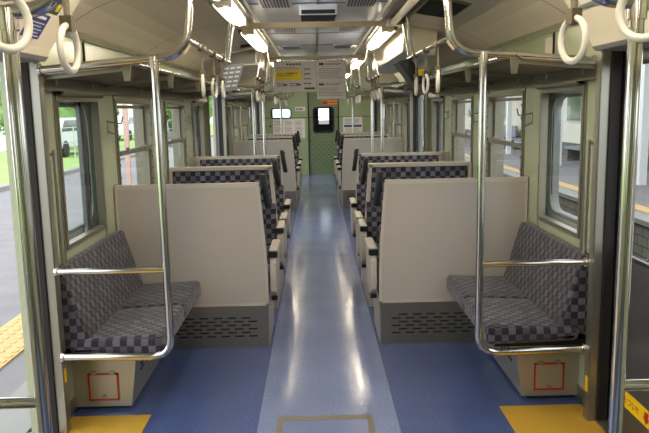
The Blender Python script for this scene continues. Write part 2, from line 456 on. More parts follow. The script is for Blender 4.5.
# ceiling: cross-section swept along the car
prof = [(0, 2.2), (.43, 2.2), (.44, 2.175), (.62, 2.165), (.83, 2.13), (.98, 2.095), (1.08, 2.055), (1.16, 2.01), (1.23, 1.965), (1.36, 1.955)]
full = [(-x, z) for x, z in prof[:0:-1]]+prof
mb = MB()
n = len(full)
vs = [(x, Y_BACK-.1, z) for x, z in full]+[(x, Y_END+.1, z) for x, z in full]
for i in range(n-1):
    mid = abs(full[i][0]) <= .431 and abs(full[i+1][0]) <= .431
    mb.add([vs[i], vs[i+1], vs[n+i+1], vs[n+i]], [(0, 1, 2, 3)], 1 if mid else 0, False)
up = [(x, z+.05) for x, z in full]
vs2 = [(x, Y_BACK-.1, z) for x, z in up]+[(x, Y_END+.1, z) for x, z in up]
mb.add(vs2, [(i+1, i, n+i, n+i+1) for i in range(n-1)], 0)
mb.box(-1.45, 1.45, Y_BACK-.1, Y_END+.1, 2.27, 2.3, 0)
mb.box(-1.50, -1.457, Y_BACK-.1, Y_END+.1, 1.9, 2.3, 0); mb.box(1.457, 1.50, Y_BACK-.1, Y_END+.1, 1.9, 2.3, 0)
ceiling = mb.build('ceiling', ['cream', 'ceil'], base=(0, 0, 0))
structure(ceiling, 'curved cream ceiling with a glossy grey middle panel', 'ceiling')
# seams across the ceiling
BEAMS = [1.9, 5.03, 8.13, 11.23, 14.33]
t = MB()
for y in BEAMS+[3.45, 6.6, 9.7, 12.8]:
    for sg in (-1, 1):
        for i in range(2, len(prof)-1):
            (xa, za), (xb, zb) = prof[i], prof[i+1]
            q = [(sg*xa, y, za-.0015), (sg*xb, y, zb-.0015), (sg*xb, y+.008, zb-.0015), (sg*xa, y+.008, za-.0015)]
            t.add(q, [(0, 1, 2, 3)])
for sg in (-1, 1): t.box(sg*.005-.003+sg*.0, sg*.005+.003, Y_BACK, Y_END, 2.197, 2.2)
for y in (3.0, 4.4, 6.1, 7.2, 9.2, 10.2, 12.2, 13.3, 15.4): t.box(-.43, .43, y, y+.006, 2.197, 2.2)
structure(t.build('trim_90', 'dark', base=(0, 0, 2.1)), 'fine dark seams between ceiling panels', 'trim')
# corner mouldings along wall and ceiling
for s in (-1, 1):
    t = MB().prism([(XW-.02, 1.955), (XW-.085, 1.985), (XW-.075, 1.999), (XW, 1.975)], 'y', Y_BACK, Y_END); t.mirror(s)
    structure(t.build('trim_%d' % (92+(s > 0)), 'white'), 'white moulding where the %s wall meets the ceiling' % SIDE[s], 'trim')

# end walls
structure(B(-1.45, 1.45, Y_BACK-.1, Y_BACK, 0, 2.25).build('wall_back', 'endgreen'), 'green wall behind the camera', 'wall')
DX0, DX1 = -.19, .50
mb = MB()
mb.box(DX1, 1.45, Y_END, Y_END+.1, 0, 2.25).box(DX0, DX1, Y_END, Y_END+.1, 1.95, 2.25).box(-.62, DX0, Y_END, Y_END+.1, 0, 2.25)
mb.box(-1.45, -1.08, Y_END, Y_END+.1, 0, 2.25).box(-1.08, -.62, Y_END, Y_END+.1, 0, 1.36).box(-1.08, -.62, Y_END, Y_END+.1, 1.58, 2.25)
mb.box(DX0-.025, DX0, Y_END-.02, Y_END+.02, 0, 1.95, 1).box(DX1, DX1+.025, Y_END-.02, Y_END+.02, 0, 1.95, 1).box(-1.3, 1.3, Y_END-.006, Y_END, 1.36, 1.372, 1)
structure(mb.build('wall_end', ['endgreen', 'dark']), 'green end wall of the carriage with a door and a cab window', 'wall')
d = thing('door_1', ((DX0+DX1)/2, Y_END, 0), 'green end door with small window at the end of the aisle', 'door'); d['kind'] = 'structure'
o = MB(); N_ = 6
wx0, wx1, wz0, wz1 = -.07, .38, 1.02, 1.58
inner = rrect(wx0, wx1, wz0, wz1, .07, N_)
o.ringplate(rrect(DX0, DX1, .84, 1.95, .001, N_), inner, 'y', Y_END+.02, Y_END+.06).box(DX0, DX1, Y_END+.02, Y_END+.06, 0, .84)
for i in range(9):
    for j in range(12):
        if (i+j) % 2 == 0: o.box(DX0+.08+i*.062, DX0+.10+i*.062, Y_END+.017, Y_END+.02, .12+j*.058, .14+j*.058, 1)
o.build('door_leaf', ['enddoor', 'dark'], d)
MB().ringplate(rrect(wx0-.03, wx1+.03, wz0-.03, wz1+.03, .09, N_), rrect(wx0+.01, wx1-.01, wz0+.01, wz1-.01, .06, N_), 'y', Y_END+.005, Y_END+.03).build('window_frame', 'dark', d)
B(wx0, wx1, Y_END+.038, Y_END+.042, wz0, wz1).build('glass_pane', 'glass', d)
MB().box(DX0+.04, DX0+.12, Y_END-.0, Y_END+.02, .93, .95).box(DX0+.04, DX0+.07, Y_END-.0, Y_END+.02, .86, .95).build('door_handle', 'alu', d)
# passage beyond the end door: grey vestibule of the next carriage with a bright window
mb = MB()
mb.box(-1.3, 1.3, 19.0, 19.1, 0, 1.15).box(-.55, .05, 19.0, 19.1, 1.15, 2.2).box(-1.3, -1.2, 19.0, 19.1, 1.15, 2.2).box(-1.2, -.55, 19.0, 19.1, 1.15, 1.3).box(-1.2, -.55, 19.0, 19.1, 1.75, 2.2).box(.33, 1.3, 19.0, 19.1, 1.15, 2.2).box(.05, .33, 19.0, 19.1, 1.62, 2.2)
mb.box(-1.35, -1.3, 16.72, 19.1, 0, 2.2).box(1.3, 1.35, 16.72, 19.1, 0, 2.2).box(-1.35, 1.35, 16.72, 19.1, 2.2, 2.25).box(-1.35, 1.35, 16.72, 19.1, -.05, 0)
structure(mb.build('wall_cab', 'grey'), 'grey driver cab beyond the end door', 'wall')
# cab window in the end wall
d = thing('window_40', (-.85, Y_END, 1.36), 'black framed cab window high in the end wall', 'window'); d['kind'] = 'structure'
MB().ringplate(rrect(-1.1, -.6, 1.345, 1.6, .08, 6), rrect(-1.07, -.63, 1.37, 1.575, .06, 6), 'y', Y_END-.02, Y_END+.03).box(-.85, -.82, Y_END-.01, Y_END+.03, 1.37, 1.57).build('window_frame', 'black', d)
B(-1.08, -.62, Y_END+.03, Y_END+.034, 1.36, 1.58).build('glass_pane', 'tintglass', d)

# ------------------------------------------------------------ sliding doors
def door_leaf(root, y0, y1, s, x):
    m_ = MB(); n = 6; wi_ = (y0+.075, y1-.075, .86, 1.72)
    m_.ringplate(rrect(y0, y1, .55, 1.86, .001, n), rrect(*wi_, .05, n), 'x', x, x+.028).box(x, x+.028, y0, y1, .012, .55)
    m_.mirror(s).build('door_leaf', 'doorsteel', root)
    m_ = MB().ringplate(rrect(wi_[0]-.012, wi_[1]+.012, wi_[2]-.012, wi_[3]+.012, .06, n), rrect(wi_[0]+.006, wi_[1]-.006, wi_[2]+.006, wi_[3]-.006, .045, n), 'x', x-.006, x+.004)
    m_.mirror(s).build('window_gasket', 'black', root)
    B(x+.012, x+.015, wi_[0], wi_[1], wi_[2], wi_[3]).mirror(s).build('glass_pane', 'glass', root)
dn = 1
for s in (-1, 1):
    for i, (a, b) in enumerate(DOORS):
        mid = (a+b)/2; x = XW+.045
        for h in (0, 1):
            dn += 1
            if s > 0: y0, y1 = (a-.03, mid) if h == 0 else (mid, b+.03)     # closed
            else: y0, y1 = (a-.62, a+.03) if h == 0 else (b+.02, b+.90)     # slid back into the pockets
            r = thing('door_%d' % dn, (s*(x+.014), (y0+y1)/2, 0), 'steel sliding door leaf with tall window, %s on the %s side' % ('shut' if s > 0 else 'slid open', SIDE[s]), 'door')
            r['kind'] = 'structure'
            door_leaf(r, y0, y1, s, x)

# warning sticker on the right door
def text_mesh(body, size):
    cu = bpy.data.curves.new('t', 'FONT'); cu.body = body; cu.size = size; cu.extrude = .0004; cu.resolution_u = 3
    ob = bpy.data.objects.new('t', cu); COL.objects.link(ob)
    bpy.context.view_layer.update()
    me = bpy.data.meshes.new_from_object(ob.evaluated_get(bpy.context.evaluated_depsgraph_get()))
    vs = [tuple(v.co) for v in me.vertices]; fs = [tuple(p.vertices) for p in me.polygons]
    bpy.data.objects.remove(ob); bpy.data.meshes.remove(me); bpy.data.curves.remove(cu)
    return vs, fs
xd = XW+.045
st = thing('warning_sticker', (xd, 2.90, .17), 'yellow warning sticker with red lettering low on the right door', 'sticker')
B(xd-.0022, xd-.001, 2.72, 3.12, .155, .235).build('sheet', 'stickyellow', st)
mb = MB()
vs, fs = text_mesh('ニあつい!!', .046)
mb.add([(xd-.0028-v[2], 3.09-v[0], .178+v[1]) for v in vs], fs)
mb.build('lettering', 'red', st)
mb = MB()
mb.add([(xd-.003, 2.81-.018, .22), (xd-.003, 2.81+.018, .22), (xd-.003, 2.81+.018, .195), (xd-.003, 2.81+.032, .195), (xd-.003, 2.81, .165), (xd-.003, 2.81-.032, .195), (xd-.003, 2.81-.018, .195)], [(0, 1, 2, 3, 4, 5, 6)])
mb.build('arrow', 'red', st)
for s, lab in ((1, 'small yellow tab sticker low on the right door jamb beside the steel pole'), (-1, 'small yellow tab sticker low on the left door jamb')):
    t = B(XW-.0600, XW-.0580, 3.205, 3.235, .15 if s > 0 else .26, .225 if s > 0 else .33).mirror(s).build('tab_sticker', 'stickyellow'); tag(t, lab, 'sticker')

# ------------------------------------------------------------ door header boxes with notices
def header(s, a, b, lab):
    r = thing('door_header_box', (s*1.15, (a+b)/2, 1.8), lab, 'door cover', None)
    poly = [(1.345, 1.79), (1.19, 1.795), (1.17, 1.83), (1.0, 2.075), (1.09, 2.09), (1.345, 2.0)]
    MB().prism(poly, 'y', a-.02, b-.12).mirror(s).build('casing', 'cream', r)
    mb = MB().prism([(1.345, 1.775), (1.20, 1.78), (1.185, 1.797), (1.345, 1.797)], 'y', a-.02, b-.115).box(1.215, 1.235, a, a+.02, 1.768, 1.778).box(1.215, 1.235, b-.16, b-.14, 1.768, 1.778)
    mb.mirror(s).build('bottom_edge', 'grey', r)
    return r
hd = {}
for s in (-1, 1):
    for i, (a, b) in enumerate(DOORS[:2]):
        pos = ('nearest the camera', 'over the far doorway past the seats')[i]
        hd[(s, i)] = header(s, a, b, 'cream slanted casing over the %s side doorway %s' % (SIDE[s], pos))
# notices stuck on the slanted faces: local frame on the slope
def slope_pt(s, y, t, e=.003):
    """t from 0 (bottom) to 1 (top) on the slanted face"""
    x = 1.17+(1.0-1.17)*t; z = 1.83+(2.075-1.83)*t
    nx, nz = -.245, -.17
    l = math.hypot(nx, nz)
    return (s*(x+nx/l*e), y, z+nz/l*e)
def slope_sheet(mb, s, y0, y1, t0, t1, m, e=.003):
    q = [slope_pt(s, y0, t0, e), slope_pt(s, y1, t0, e), slope_pt(s, y1, t1, e), slope_pt(s, y0, t1, e)]
    back = [slope_pt(s, y0, t0, .0005), slope_pt(s, y1, t0, .0005), slope_pt(s, y1, t1, .0005), slope_pt(s, y0, t1, .0005)]
    f = [(0, 1, 2, 3), (7, 6, 5, 4), (0, 4, 5, 1), (1, 5, 6, 2), (2, 6, 7, 3), (3, 7, 4, 0)]
    if s < 0: f = [g[::-1] for g in f]
    mb.add(q+back, [g[::-1] for g in f], m)
mb = MB(); slope_sheet(mb, -1, 2.72, 2.89, .10, .46, 0, .003)
for i in range(5): slope_sheet(mb, -1, 2.735, 2.875-.02*(i % 2), .13+.048*i, .143+.048*i, 1, .0036)
slope_sheet(mb, -1, 2.75, 2.86, .39, .43, 1, .0036)
tag(mb.build('notice_sticker', ['blue', 'paper']), 'dark blue notice with white lines on the left door casing', 'notice')
mb = MB(); slope_sheet(mb, -1, 2.66, 2.80, .5, .93, 0, .003)
for i in range(3): slope_sheet(mb, -1, 2.675, 2.785, .56+.11*i, .60+.11*i, 1, .0036)
tag(mb.build('notice_sticker', ['paper', 'yprint']), 'white notice with yellow lines above the blue one', 'notice')
mb = MB(); slope_sheet(mb, -1, 2.81, 2.94, .5, .93, 0, .003)
slope_sheet(mb, -1, 2.895, 2.925, .55, .66, 1, .0036)
for i in range(4): slope_sheet(mb, -1, 2.825, 2.88, .58+.08*i, .60+.08*i, 2, .0036)
tag(mb.build('notice_sticker', ['green', 'yprint', 'paper']), 'green notice with a yellow spot beside the white and yellow one', 'notice')
mb = MB(); slope_sheet(mb, 1, 2.46, 2.95, .52, 1.0, 0, .003)
slope_sheet(mb, 1, 2.46, 2.96, .47, .52, 1, .012); slope_sheet(mb, 1, 2.955, 2.975, .47, 1.0, 2, .010)
slope_sheet(mb, 1, 2.84, 2.85, .55, 1.0, 1, .006)
tag(mb.build('notice_holder', ['paper', 'grey', 'white']), 'white paper in a metal holder on the right door casing', 'notice')

# ------------------------------------------------------------ handrails
Rt = .0185
def stanchion(s, y, d, lab, cross=.815, foot=.385, rail_to=None, nstuds=0):
    """steel hoop from wall to ceiling, pole down from it, bent to the wall at seat height; d = direction of the bench"""
    r = thing('grab_pole', (s*.75, y, 0), lab, 'handrail')
    hoop = fillet([(s*1.275, y, 1.75), (s*.66, y, 1.80), (s*.60, y, 1.87), (s*.575, y, 2.15)], .12, 8)
    MB().tube(hoop, Rt).tube([(s*1.277, y, 1.75), (s*1.265, y, 1.75)], .028).tube([(s*.575, y, 2.165), (s*.576, y, 2.15)], .03).build('ceiling_bar', 'chrome', r)
    pole = fillet([(s*.755, y, 1.785), (s*.75, y, foot), (s*1.275, y, foot+.01)], .10, 8)
    MB().tube(pole, Rt).tube([(s*1.277, y, foot+.01), (s*1.265, y, foot+.01)], .028).build('pole', 'chrome', r)
    MB().tube([(s*.755, y, 1.75), (s*.755, y, 1.80)], .024).build('collar', 'chrome', r)
    MB().tube([(s*.75, y, cross), (s*1.275, y, cross)], .0155).tube([(s*1.277, y, cross), (s*1.265, y, cross)], .024).build('cross_rail', 'chrome', r)
    # flat gusset where the strap rail joins
    g = [(s*.60, 1.875), (s*.655, 1.80), (s*.70, 1.815)]
    gy = [(s*.615, y, 1.81), (s*.600, y+d*.0, 1.90), (s*.605, y+d*.17, 1.875), (s*.612, y+d*.14, 1.86)]
    mb = MB(); vs_ = [(p[0]-.004, p[1], p[2]) for p in gy]+[(p[0]+.004, p[1], p[2]) for p in gy]
    mb.add(vs_, [(0, 1, 2, 3), (7, 6, 5, 4), (0, 4, 5, 1), (1, 5, 6, 2), (2, 6, 7, 3), (3, 7, 4, 0)])
    mb.build('gusset_plate', 'beam', r)
    if rail_to is not None:
        MB().tube([(s*.605, y+d*.05, 1.872), (s*.605, rail_to, 1.872)], .013).tube([(s*.605, rail_to, 1.872), (s*.605, rail_to+d*.02, 1.872)], .017).build('strap_rail', 'chrome', r)
        yr = rail_to-d*.16
        MB().tube([(s*.605, yr, 1.872), (s*.56, yr-d*.04, 2.16)], .013).tube([(s*.56, yr-d*.04, 2.15), (s*.558, yr-d*.042, 2.167)], .024).build('support_rod', 'chrome', r)
    return r
PO = []
stanchion(-1, 3.20, 1, 'bent steel pole at the end of the left bench with a cross rail', rail_to=4.72)
stanchion(1, 3.27, 1, 'bent steel pole at the end of the right bench with a cross rail', rail_to=4.72, foot=.34, cross=.79)
stanchion(-1, 1.70, -1, 'thick steel pole at the left edge of the photo beside the open doorway', rail_to=.3)
stanchion(1, 1.72, -1, 'thick steel pole at the right edge of the photo beside the shut door', rail_to=.3)
for s in (-1, 1):
    stanchion(s, 8.2, -1, 'steel pole behind the third seat on the %s, before the far doorway' % SIDE[s], rail_to=6.85)
    stanchion(s, 9.68, 1, 'steel pole in front of the far partition on the %s, past the far doorway' % SIDE[s], rail_to=11.2)
    stanchion(s, 14.7, -1, 'distant steel pole close to the end wall on the %s' % SIDE[s], rail_to=13.3)

# overhead grab loops hanging along the seats far off: rods down from lamp line
for s in (-1, 1):
    for i, y in enumerate((7.0, 9.9, 12.2, 13.9)):
        r = MB()
        r.tube(fillet([(s*.50, y, 2.17), (s*.47, y+.02, 1.83), (s*.62, y+.1, 1.79), (s*.9, y+.14, 1.80)], .07, 5), .012)
        o = r.build('ceiling_grab_rod', 'chrome'); tag(o, 'thin bent steel rod under the %s lamps, %s' % (SIDE[s], ('first past the middle seat', 'beside the far doorway', 'above the far seats', 'last before the end wall')[i]), 'handrail')

# vertical rods on the walls beside the doors
for s in (-1, 1):
    r = MB().tube([(s*(XW-.035), 3.37, .44), (s*(XW-.035), 3.37, 1.38)], .012).tube([(s*XW, 3.37, .46), (s*(XW-.035), 3.37, .46)], .009).tube([(s*XW, 3.37, 1.36), (s*(XW-.035), 3.37, 1.36)], .009)
    tag(r.build('wall_rod', 'alu'), 'slim vertical metal rod on the %s wall by the bench end' % SIDE[s], 'rail')

# ------------------------------------------------------------ straps
def strap(s, y, zc, ang, label, group):
    r = thing('hanging_strap', (s*.605, y, zc-.0625), label, 'hand strap', group)
    ax = (math.cos(ang), math.sin(ang), 0)
    MB().torus((s*.605, y, zc), ax, .0515, .0083).build('ring', 'ring', r)
    top = 1.885; zr = zc+.052
    mb = MB()
    u = Vector((-math.sin(ang), math.cos(ang), 0)); w = Vector((math.cos(ang), math.sin(ang), 0)); c = Vector((s*.605, y, 0))
    def strip(z0, z1, w0, w1, th, m, zz=0):
        vs_ = []
        for z, wd in ((z0, w0), (z1, w1)):
            for (a, b) in ((-1, -1), (1, -1), (1, 1), (-1, 1)): vs_.append(c+u*(a*wd)+w*(b*th)+Vector((0, 0, z)))
        mb.add(vs_, [(0, 3, 2, 1), (4, 5, 6, 7), (0, 1, 5, 4), (1, 2, 6, 5), (2, 3, 7, 6), (3, 0, 4, 7)], m)
    strip(zr-.014, zr+.022, .013, .013, .014, 1)
    strip(zr+.022, top, .009, .014, .004, 0)
    strip(top-.03, top, .016, .016, .019, 1)
    mb.build('belt', ['belt', 'bronze'], r)
    return r
strap(-1, 1.67, 1.703, -.04, 'large near white ring strap hanging in front of the left rack', 'near ring straps')
strap(-1, 1.34, 1.725, -.45, 'white ring strap cut by the left edge of the photo', 'near ring straps')
strap(1, 1.73, 1.706, .24, 'large near white ring strap hanging in front of the right rack', 'near ring straps')
strap(1, 1.36, 1.725, .62, 'white ring strap cut by the right edge of the photo', 'near ring straps')
for s in (-1, 1):
    for i, y in enumerate((3.62, 4.02, 4.40)):
        strap(s, y, 1.682, s*(-.12, .1, -.05)[i], '%s of three white ring straps over the %s bench' % (('nearest', 'middle', 'farthest')[i], SIDE[s]), 'ring straps over the benches')
    far = strap(s, 7.0, 1.69, s*.1, 'small white ring strap over the rear seats on the %s, the nearest of that row' % SIDE[s], 'distant ring straps')
    names = [(7.4, 'second of the row before the far doorway'), (7.8, 'third of the row before the far doorway'), (10.0, 'first past the far doorway'), (10.4, 'second past the far doorway'), (10.8, 'third past the far doorway'), (13.6, 'near the end wall'), (14.1, 'nearest the end wall')]
    for y, nm in names: duplicate(far, (0, y-7.0, 0), 'small white ring strap on the %s, %s' % (SIDE[s], nm))

# ------------------------------------------------------------ luggage racks
def rack(s, a, b, lab, step):
    r = thing('luggage_rack', (s*1.1, (a+b)/2, 1.7), lab, 'luggage rack')
    xf, xr, zf, zr = .90, XW-.015, 1.785, 1.735
    mb = MB().tube([(s*xf, a, zf), (s*xf, b, zf)], .013, 10).tube([(s*(xf+.0), a, zf), (s*(xf+.03), a-.0, zf-.02), (s*xr, a, zr)], .010, 8).tube([(s*xf, b, zf), (s*xr, b, zr)], .010, 8)
    mb.build('front_pipe', 'chrome', r)
    MB().tube([(s*(xf+.10), a, zf-.018), (s*(xf+.10), b, zf-.018)], .007, 8).tube([(s*(xr-.06), a, zr+.005), (s*(xr-.06), b, zr+.005)], .007, 8).build('inner_pipe', 'chrome', r)
    # diamond wire mesh
    mb = MB(); w = xr-xf; th = .0027
    y = a-w
    while y < b:
        for k in (0, 1):
            p0, p1 = (xf, y), (xr, y+w)
            # clip to a..b
            t0, t1 = 0.0, 1.0
            if y < a: t0 = (a-y)/w
            if y+w > b: t1 = (b-y)/w
            if t1 > t0:
                x0_, x1_ = xf+w*t0, xf+w*t1; y0_, y1_ = y+w*t0, y+w*t1
                if k: x0_, x1_ = xf+xr-x0_, xf+xr-x1_
                z0_ = zf-.01+(zr-zf)*(x0_-xf)/w; z1_ = zf-.01+(zr-zf)*(x1_-xf)/w
                A = Vector((s*x0_, y0_, z0_)); C = Vector((s*x1_, y1_, z1_)); dr = (C-A).normalized(); sd = dr.cross(Vector((0, 0, 1)))*th; up_ = Vector((0, 0, th))
                vs_ = [A-sd-up_, A+sd-up_, A+sd+up_, A-sd+up_, C-sd-up_, C+sd-up_, C+sd+up_, C-sd+up_]
                mb.add(vs_, [(0, 1, 5, 4), (1, 2, 6, 5), (2, 3, 7, 6), (3, 0, 4, 7)])
        y += step
    mb.build('wire_mesh', 'steelwire', r)
    yy = a-.02+.03
    while yy < b-.1:
        mb = MB(); poly = [(xf-.024, zf+.004), (xf+.024, zf+.004), (xf+.012, zf-.088), (xf-.012, zf-.088)]
        mb.prism([(s*p[0], p[1]) for p in poly], 'y', yy-.008, yy+.008)
        mb.prism([(s*p[0], p[1]) for p in [(xf, zf-.012), (xf, zf-.04), (xr+.005, zr-.03), (xr+.005, zr-.01)]], 'y', yy-.006, yy+.006)
        mb.build('bracket', 'alum', r); yy += .98
    return r
for s in (-1, 1):
    rack(s, 3.26, 8.14, 'wire mesh luggage rack over the nearer windows on the %s' % SIDE[s], .036)
    rack(s, 9.75, 14.6, 'wire mesh luggage rack over the far windows on the %s' % SIDE[s], .05)

# ------------------------------------------------------------ side benches by the door
def bench(s, y0, y1, lab):
    r = thing('side_bench', (s*1.05, (y0+y1)/2, 0), lab, 'bench seat', 'side benches by the doors')
    def dip(x, y, z):
        return (x, y, z+.012*math.sin((y-y0)/(y1-y0)*PI))
    mb = MB()
    ym = (y0+y1)/2
    mb.cushion(.80, 1.27, y0, ym+.005, .362, .472, .032, shear=lambda x, y, z: (x, y, z+(.03*(x-.8) if z < .4 else -.05*(x-.80))))
    mb.cushion(.80, 1.27, ym-.005, y1, .362, .472, .032, shear=lambda x, y, z: (x, y, z+(.03*(x-.8) if z < .4 else -.05*(x-.80))))
    mb.mirror(s).build('seat_cushion', 'benchfabric', r)
    # backrest leans against the wall under the window
    def lean(x, y, z):
        t = (z-.40)/.41
        return (x+.125*t*(1.33-x)/.175, y, z)
    mb = MB().cushion(1.155, 1.33, y0+.02, y1, .40, .81, .028, shear=lean).mirror(s)
    mb.build('backrest', 'benchfabric', r)
    B(.85, 1.32, y0+.04, y1, .345, .375).mirror(s).build('seat_pan', 'black', r)
    # heater box below, front sloping inwards
    hb = MB(); ya, yb = 3.47, y1
    hb.add([(1.333, ya, .02), (1.035, ya, .02), (.99, ya, .35), (1.333, ya, .35), (1.333, yb, .02), (1.035, yb, .02), (.99, yb, .35), (1.333, yb, .35)],
           [(0, 3, 2, 1), (4, 5, 6, 7), (1, 2, 6, 5), (2, 3, 7, 6), (0, 4, 7, 3), (0, 1, 5, 4)])
    for i in range(5):
        for j in range(6): hb.box(1.035-.045*(.16+i*.03)/.33-.003, 1.035-.045*(.16+i*.03)/.33+.01, ya+.12+j*.13, ya+.2+j*.13, .17+i*.03, .18+i*.03, 1)
    hb.box(1.07, 1.328, ya+.02, yb, 0, .02, 1)
    hb.mirror(s).build('heater_box', ['boxsteel', 'dark'], r)
    hx0, hx1, hz0, hz1 = 1.095, 1.255, .055, .205
    dd = MB().box(hx0, hx1, ya-.006, ya, hz0, hz1, 0)
    for (a_, b_, c_, d_) in ((hx0, hx1, hz0, hz0+.009), (hx0, hx1, hz1-.009, hz1), (hx0, hx0+.009, hz0, hz1), (hx1-.009, hx1, hz0, hz1)): dd.box(a_, b_, ya-.0085, ya-.006, c_, d_, 1)
    for xx in (hx0+.02, hx1-.045): dd.box(xx, xx+.025, ya-.011, ya, hz1-.004, hz1+.01, 2)
    hd_ = dd.mirror(s).build('hatch_door', ['boxsteel', 'red', 'alu'], r); hd_['label'] = 'square hatch outlined in red'
    MB().tube([(s*1.175, ya-.018, .08), (s*1.175, ya-.004, .08)], .011).build('latch', 'alu', hd_)
    # bright bracket tab under the cushion
    B(1.07, 1.12, ya-.012, ya, .315, .34).mirror(s).build('bracket', 'white', r)
    return r
bench(-1, 3.26, 4.39, 'two person bench with checked fabric against the left wall')
bench(1, 3.30, 4.39, 'two person bench with checked fabric against the right wall')

# ------------------------------------------------------------ box seats
EDGE = [(.408, 1.09), (.397, .95), (.378, .70), (.370, .55), (.367, .28)]     # aisle side outline of a seat back (x,z)
def backpoly(x_in, zt, zb, inset=0.0):
    def ex(z):
        for (xa, za), (xb, zb_) in zip(EDGE, EDGE[1:]):
            if z <= za and z >= zb_: return xa+(xb-xa)*(za-z)/(za-zb_)
        return EDGE[0][0] if z > EDGE[0][1] else EDGE[-1][0]
    zs = [zt, zt-.14, .70, .55, zb] if zb < .55 else [zt, zt-.14, .70, zb]
    return [(ex(z)+inset+(.014 if i == 0 else 0), z) for i, z in enumerate(zs)]+[(x_in, zb), (x_in, zt)]
def seat_end(r, s, y0, y1, blackend):
    """aisle side plate with bowed edge and the armrest pad on it"""
    x0, x1 = .312, .352
    P = [(y0+.03, .60), (y0, .56), (y0-.005*0+.0, .44), (y0+.02, .36), (y0+.08, .31), (y1-.12, .31), (y1-.04, .38), (y1, .50), (y1-.005, .60)]
    mb = MB().prism(P, 'x', x0, x1); mb.mirror(s).build('side_plate', 'frame', r, bevel=.004)
    mb = MB().box(x0-.001, x1+.001, y0+.035, y0+.085, .295, .315).mirror(s); mb.build('rubber_foot', 'black', r)
    pad = MB().cushion(.302, .362, y0+.03, y1, .60, .637, .014); pd = pad.mirror(s).build('armrest', 'frame', r)
    B(.301, .363, y0+.0, y0+.045, .594, .634).mirror(s).build('end_cap', 'black', pd)
def grip(r, s, y, z0=.915, z1=1.145):
    def lean(x, yy, z): return (x-.035*(z1-z)/(z1-z0), yy, z)
    mb = MB().cushion(.362, .408, y-.016, y+.016, z0, z1, .0155, shear=lean)
    mb.cushion(.352, .40, y-.004, y+.012, z1-.05, z1-.02, .007).mirror(s).build('grip_handle', 'black', r)
def cush(r, s, ya, yb):
    mb = MB().cushion(.38, .825, ya, yb, .33, .44, .03).cushion(.825, 1.27, ya, yb, .33, .44, .03)
    mb.mirror(s).build('seat_cushion', 'fabric', r)
def fabric_back(r, s, y, front, thick=.05):
    """two cushions each with a seam, facing front (-1 towards the camera)"""
    def lean(x, yy, z): return (x+(.02*(1.06-z) if False else 0), yy+front*(-.0)-(front)*(-.0)+front*.05*(1.07-z), z)
    mb = MB()
    y0, y1 = (y-thick, y) if front < 0 else (y, y+thick)
    mb.cushion(.40, 1.225, y0, y1, .79, 1.068, .018, shear=lean)
    mb.cushion(.375, 1.225, y0, y1, .42, .79, .018, shear=lean)
    mb.mirror(s).build('backrest', 'fabric', r)
def partition_seat(s, yb, face, lab):
    """yb: partition plane; face +1: cushions beyond it (seat looks away from the camera), -1: seat looks at the camera"""
    r = thing('box_seat', (s*.83, yb, 0), lab, 'train seat', 'box seats')
    f = face
    ya, yc = (yb, yb+.028) if f > 0 else (yb-.028, yb)
    mb = MB().prism(backpoly(1.328, 1.09, .28), 'y', ya, yc)
    mb.mirror(s).build('partition_panel', 'panel', r, bevel=.004)
    P = backpoly(1.328, 1.09, .28); 
    # raised rim round the panel
    rim = MB(); e = ya-.004 if f > 0 else yc+.004
    o1, o2 = (e, ya+.032) if f > 0 else (ya-.004, e)
    rim.box(.408, 1.328, o1, o2, 1.066, 1.094).box(1.312, 1.328, o1, o2, .28, 1.066).box(.36, 1.328, o1, o2, .28, .296)
    for (xa, za), (xb, zb) in zip(EDGE, EDGE[1:]):
        za_, zb_ = (1.07, zb) if za > 1.07 else (za, zb)
        rim.add([(xa-.003, o1, za_), (xa+.014, o1, za_), (xb+.014, o1, zb_), (xb-.003, o1, zb_), (xa-.003, o2, za_), (xa+.014, o2, za_), (xb+.014, o2, zb_), (xb-.003, o2, zb_)],
                [(0, 1, 2, 3), (7, 6, 5, 4), (1, 5, 6, 2), (0, 3, 7, 4), (0, 4, 5, 1), (3, 2, 6, 7)])
    rim.mirror(s).build('panel_rim', 'frame', r)
    # steel plinth with staggered vent slots
    x0 = .372; pl = MB().box(x0, 1.328, yb-.004 if f > 0 else yb-.04, yb+.04 if f > 0 else yb+.004, 0, .278, 0)
    yo = yb-.004 if f > 0 else yb+.004
    for row in range(6):
        for c in range(7):
            xa = .445+c*.092+(.046 if row % 2 else 0)
            z = .07+row*.025
            pl.box(xa, xa+.058, yo-.0015, yo+.0015, z, z+.010, 1)
    pl.mirror(s).build('vent_plinth', ['steel', 'dark'], r)
    B(x0-.004, x0+.5, yb+f*.04, yb+f*.50, 0, .31).mirror(s).build('seat_base', 'panel', r)
    if f > 0:
        cush(r, s, yb+.12, yb+.56); fabric_back(r, s, yb+.05, 1); seat_end(r, s, yb+.03, yb+.47, True)
    else:
        cush(r, s, yb-.56, yb-.12); fabric_back(r, s, yb-.05, -1); seat_end(r, s, yb-.47, yb-.03, True)
        # frame standing proud around the fabric
        frm = MB(); yy0, yy1 = yb-.085, yb-.028
        frm.box(.40, 1.25, yy0, yy1, 1.066, 1.09).box(1.225, 1.25, yy0, yy1, .42, 1.07)
        for (xa, za), (xb, zb) in zip(EDGE, EDGE[1:]):
            frm.add([(xa-.002, yy0, min(za, 1.09)), (xa+.022, yy0, min(za, 1.09)), (xb+.022, yy0, zb), (xb-.002, yy0, zb), (xa-.002, yy1, min(za, 1.09)), (xa+.022, yy1, min(za, 1.09)), (xb+.022, yy1, zb), (xb-.002, yy1, zb)],
                    [(0, 1, 2, 3), (7, 6, 5, 4), (1, 5, 6, 2), (0, 3, 7, 4), (0, 4, 5, 1), (3, 2, 6, 7)])
        frm.mirror(s).build('back_frame', 'frame', r)
    grip(r, s, yb+f*.07)
    return r
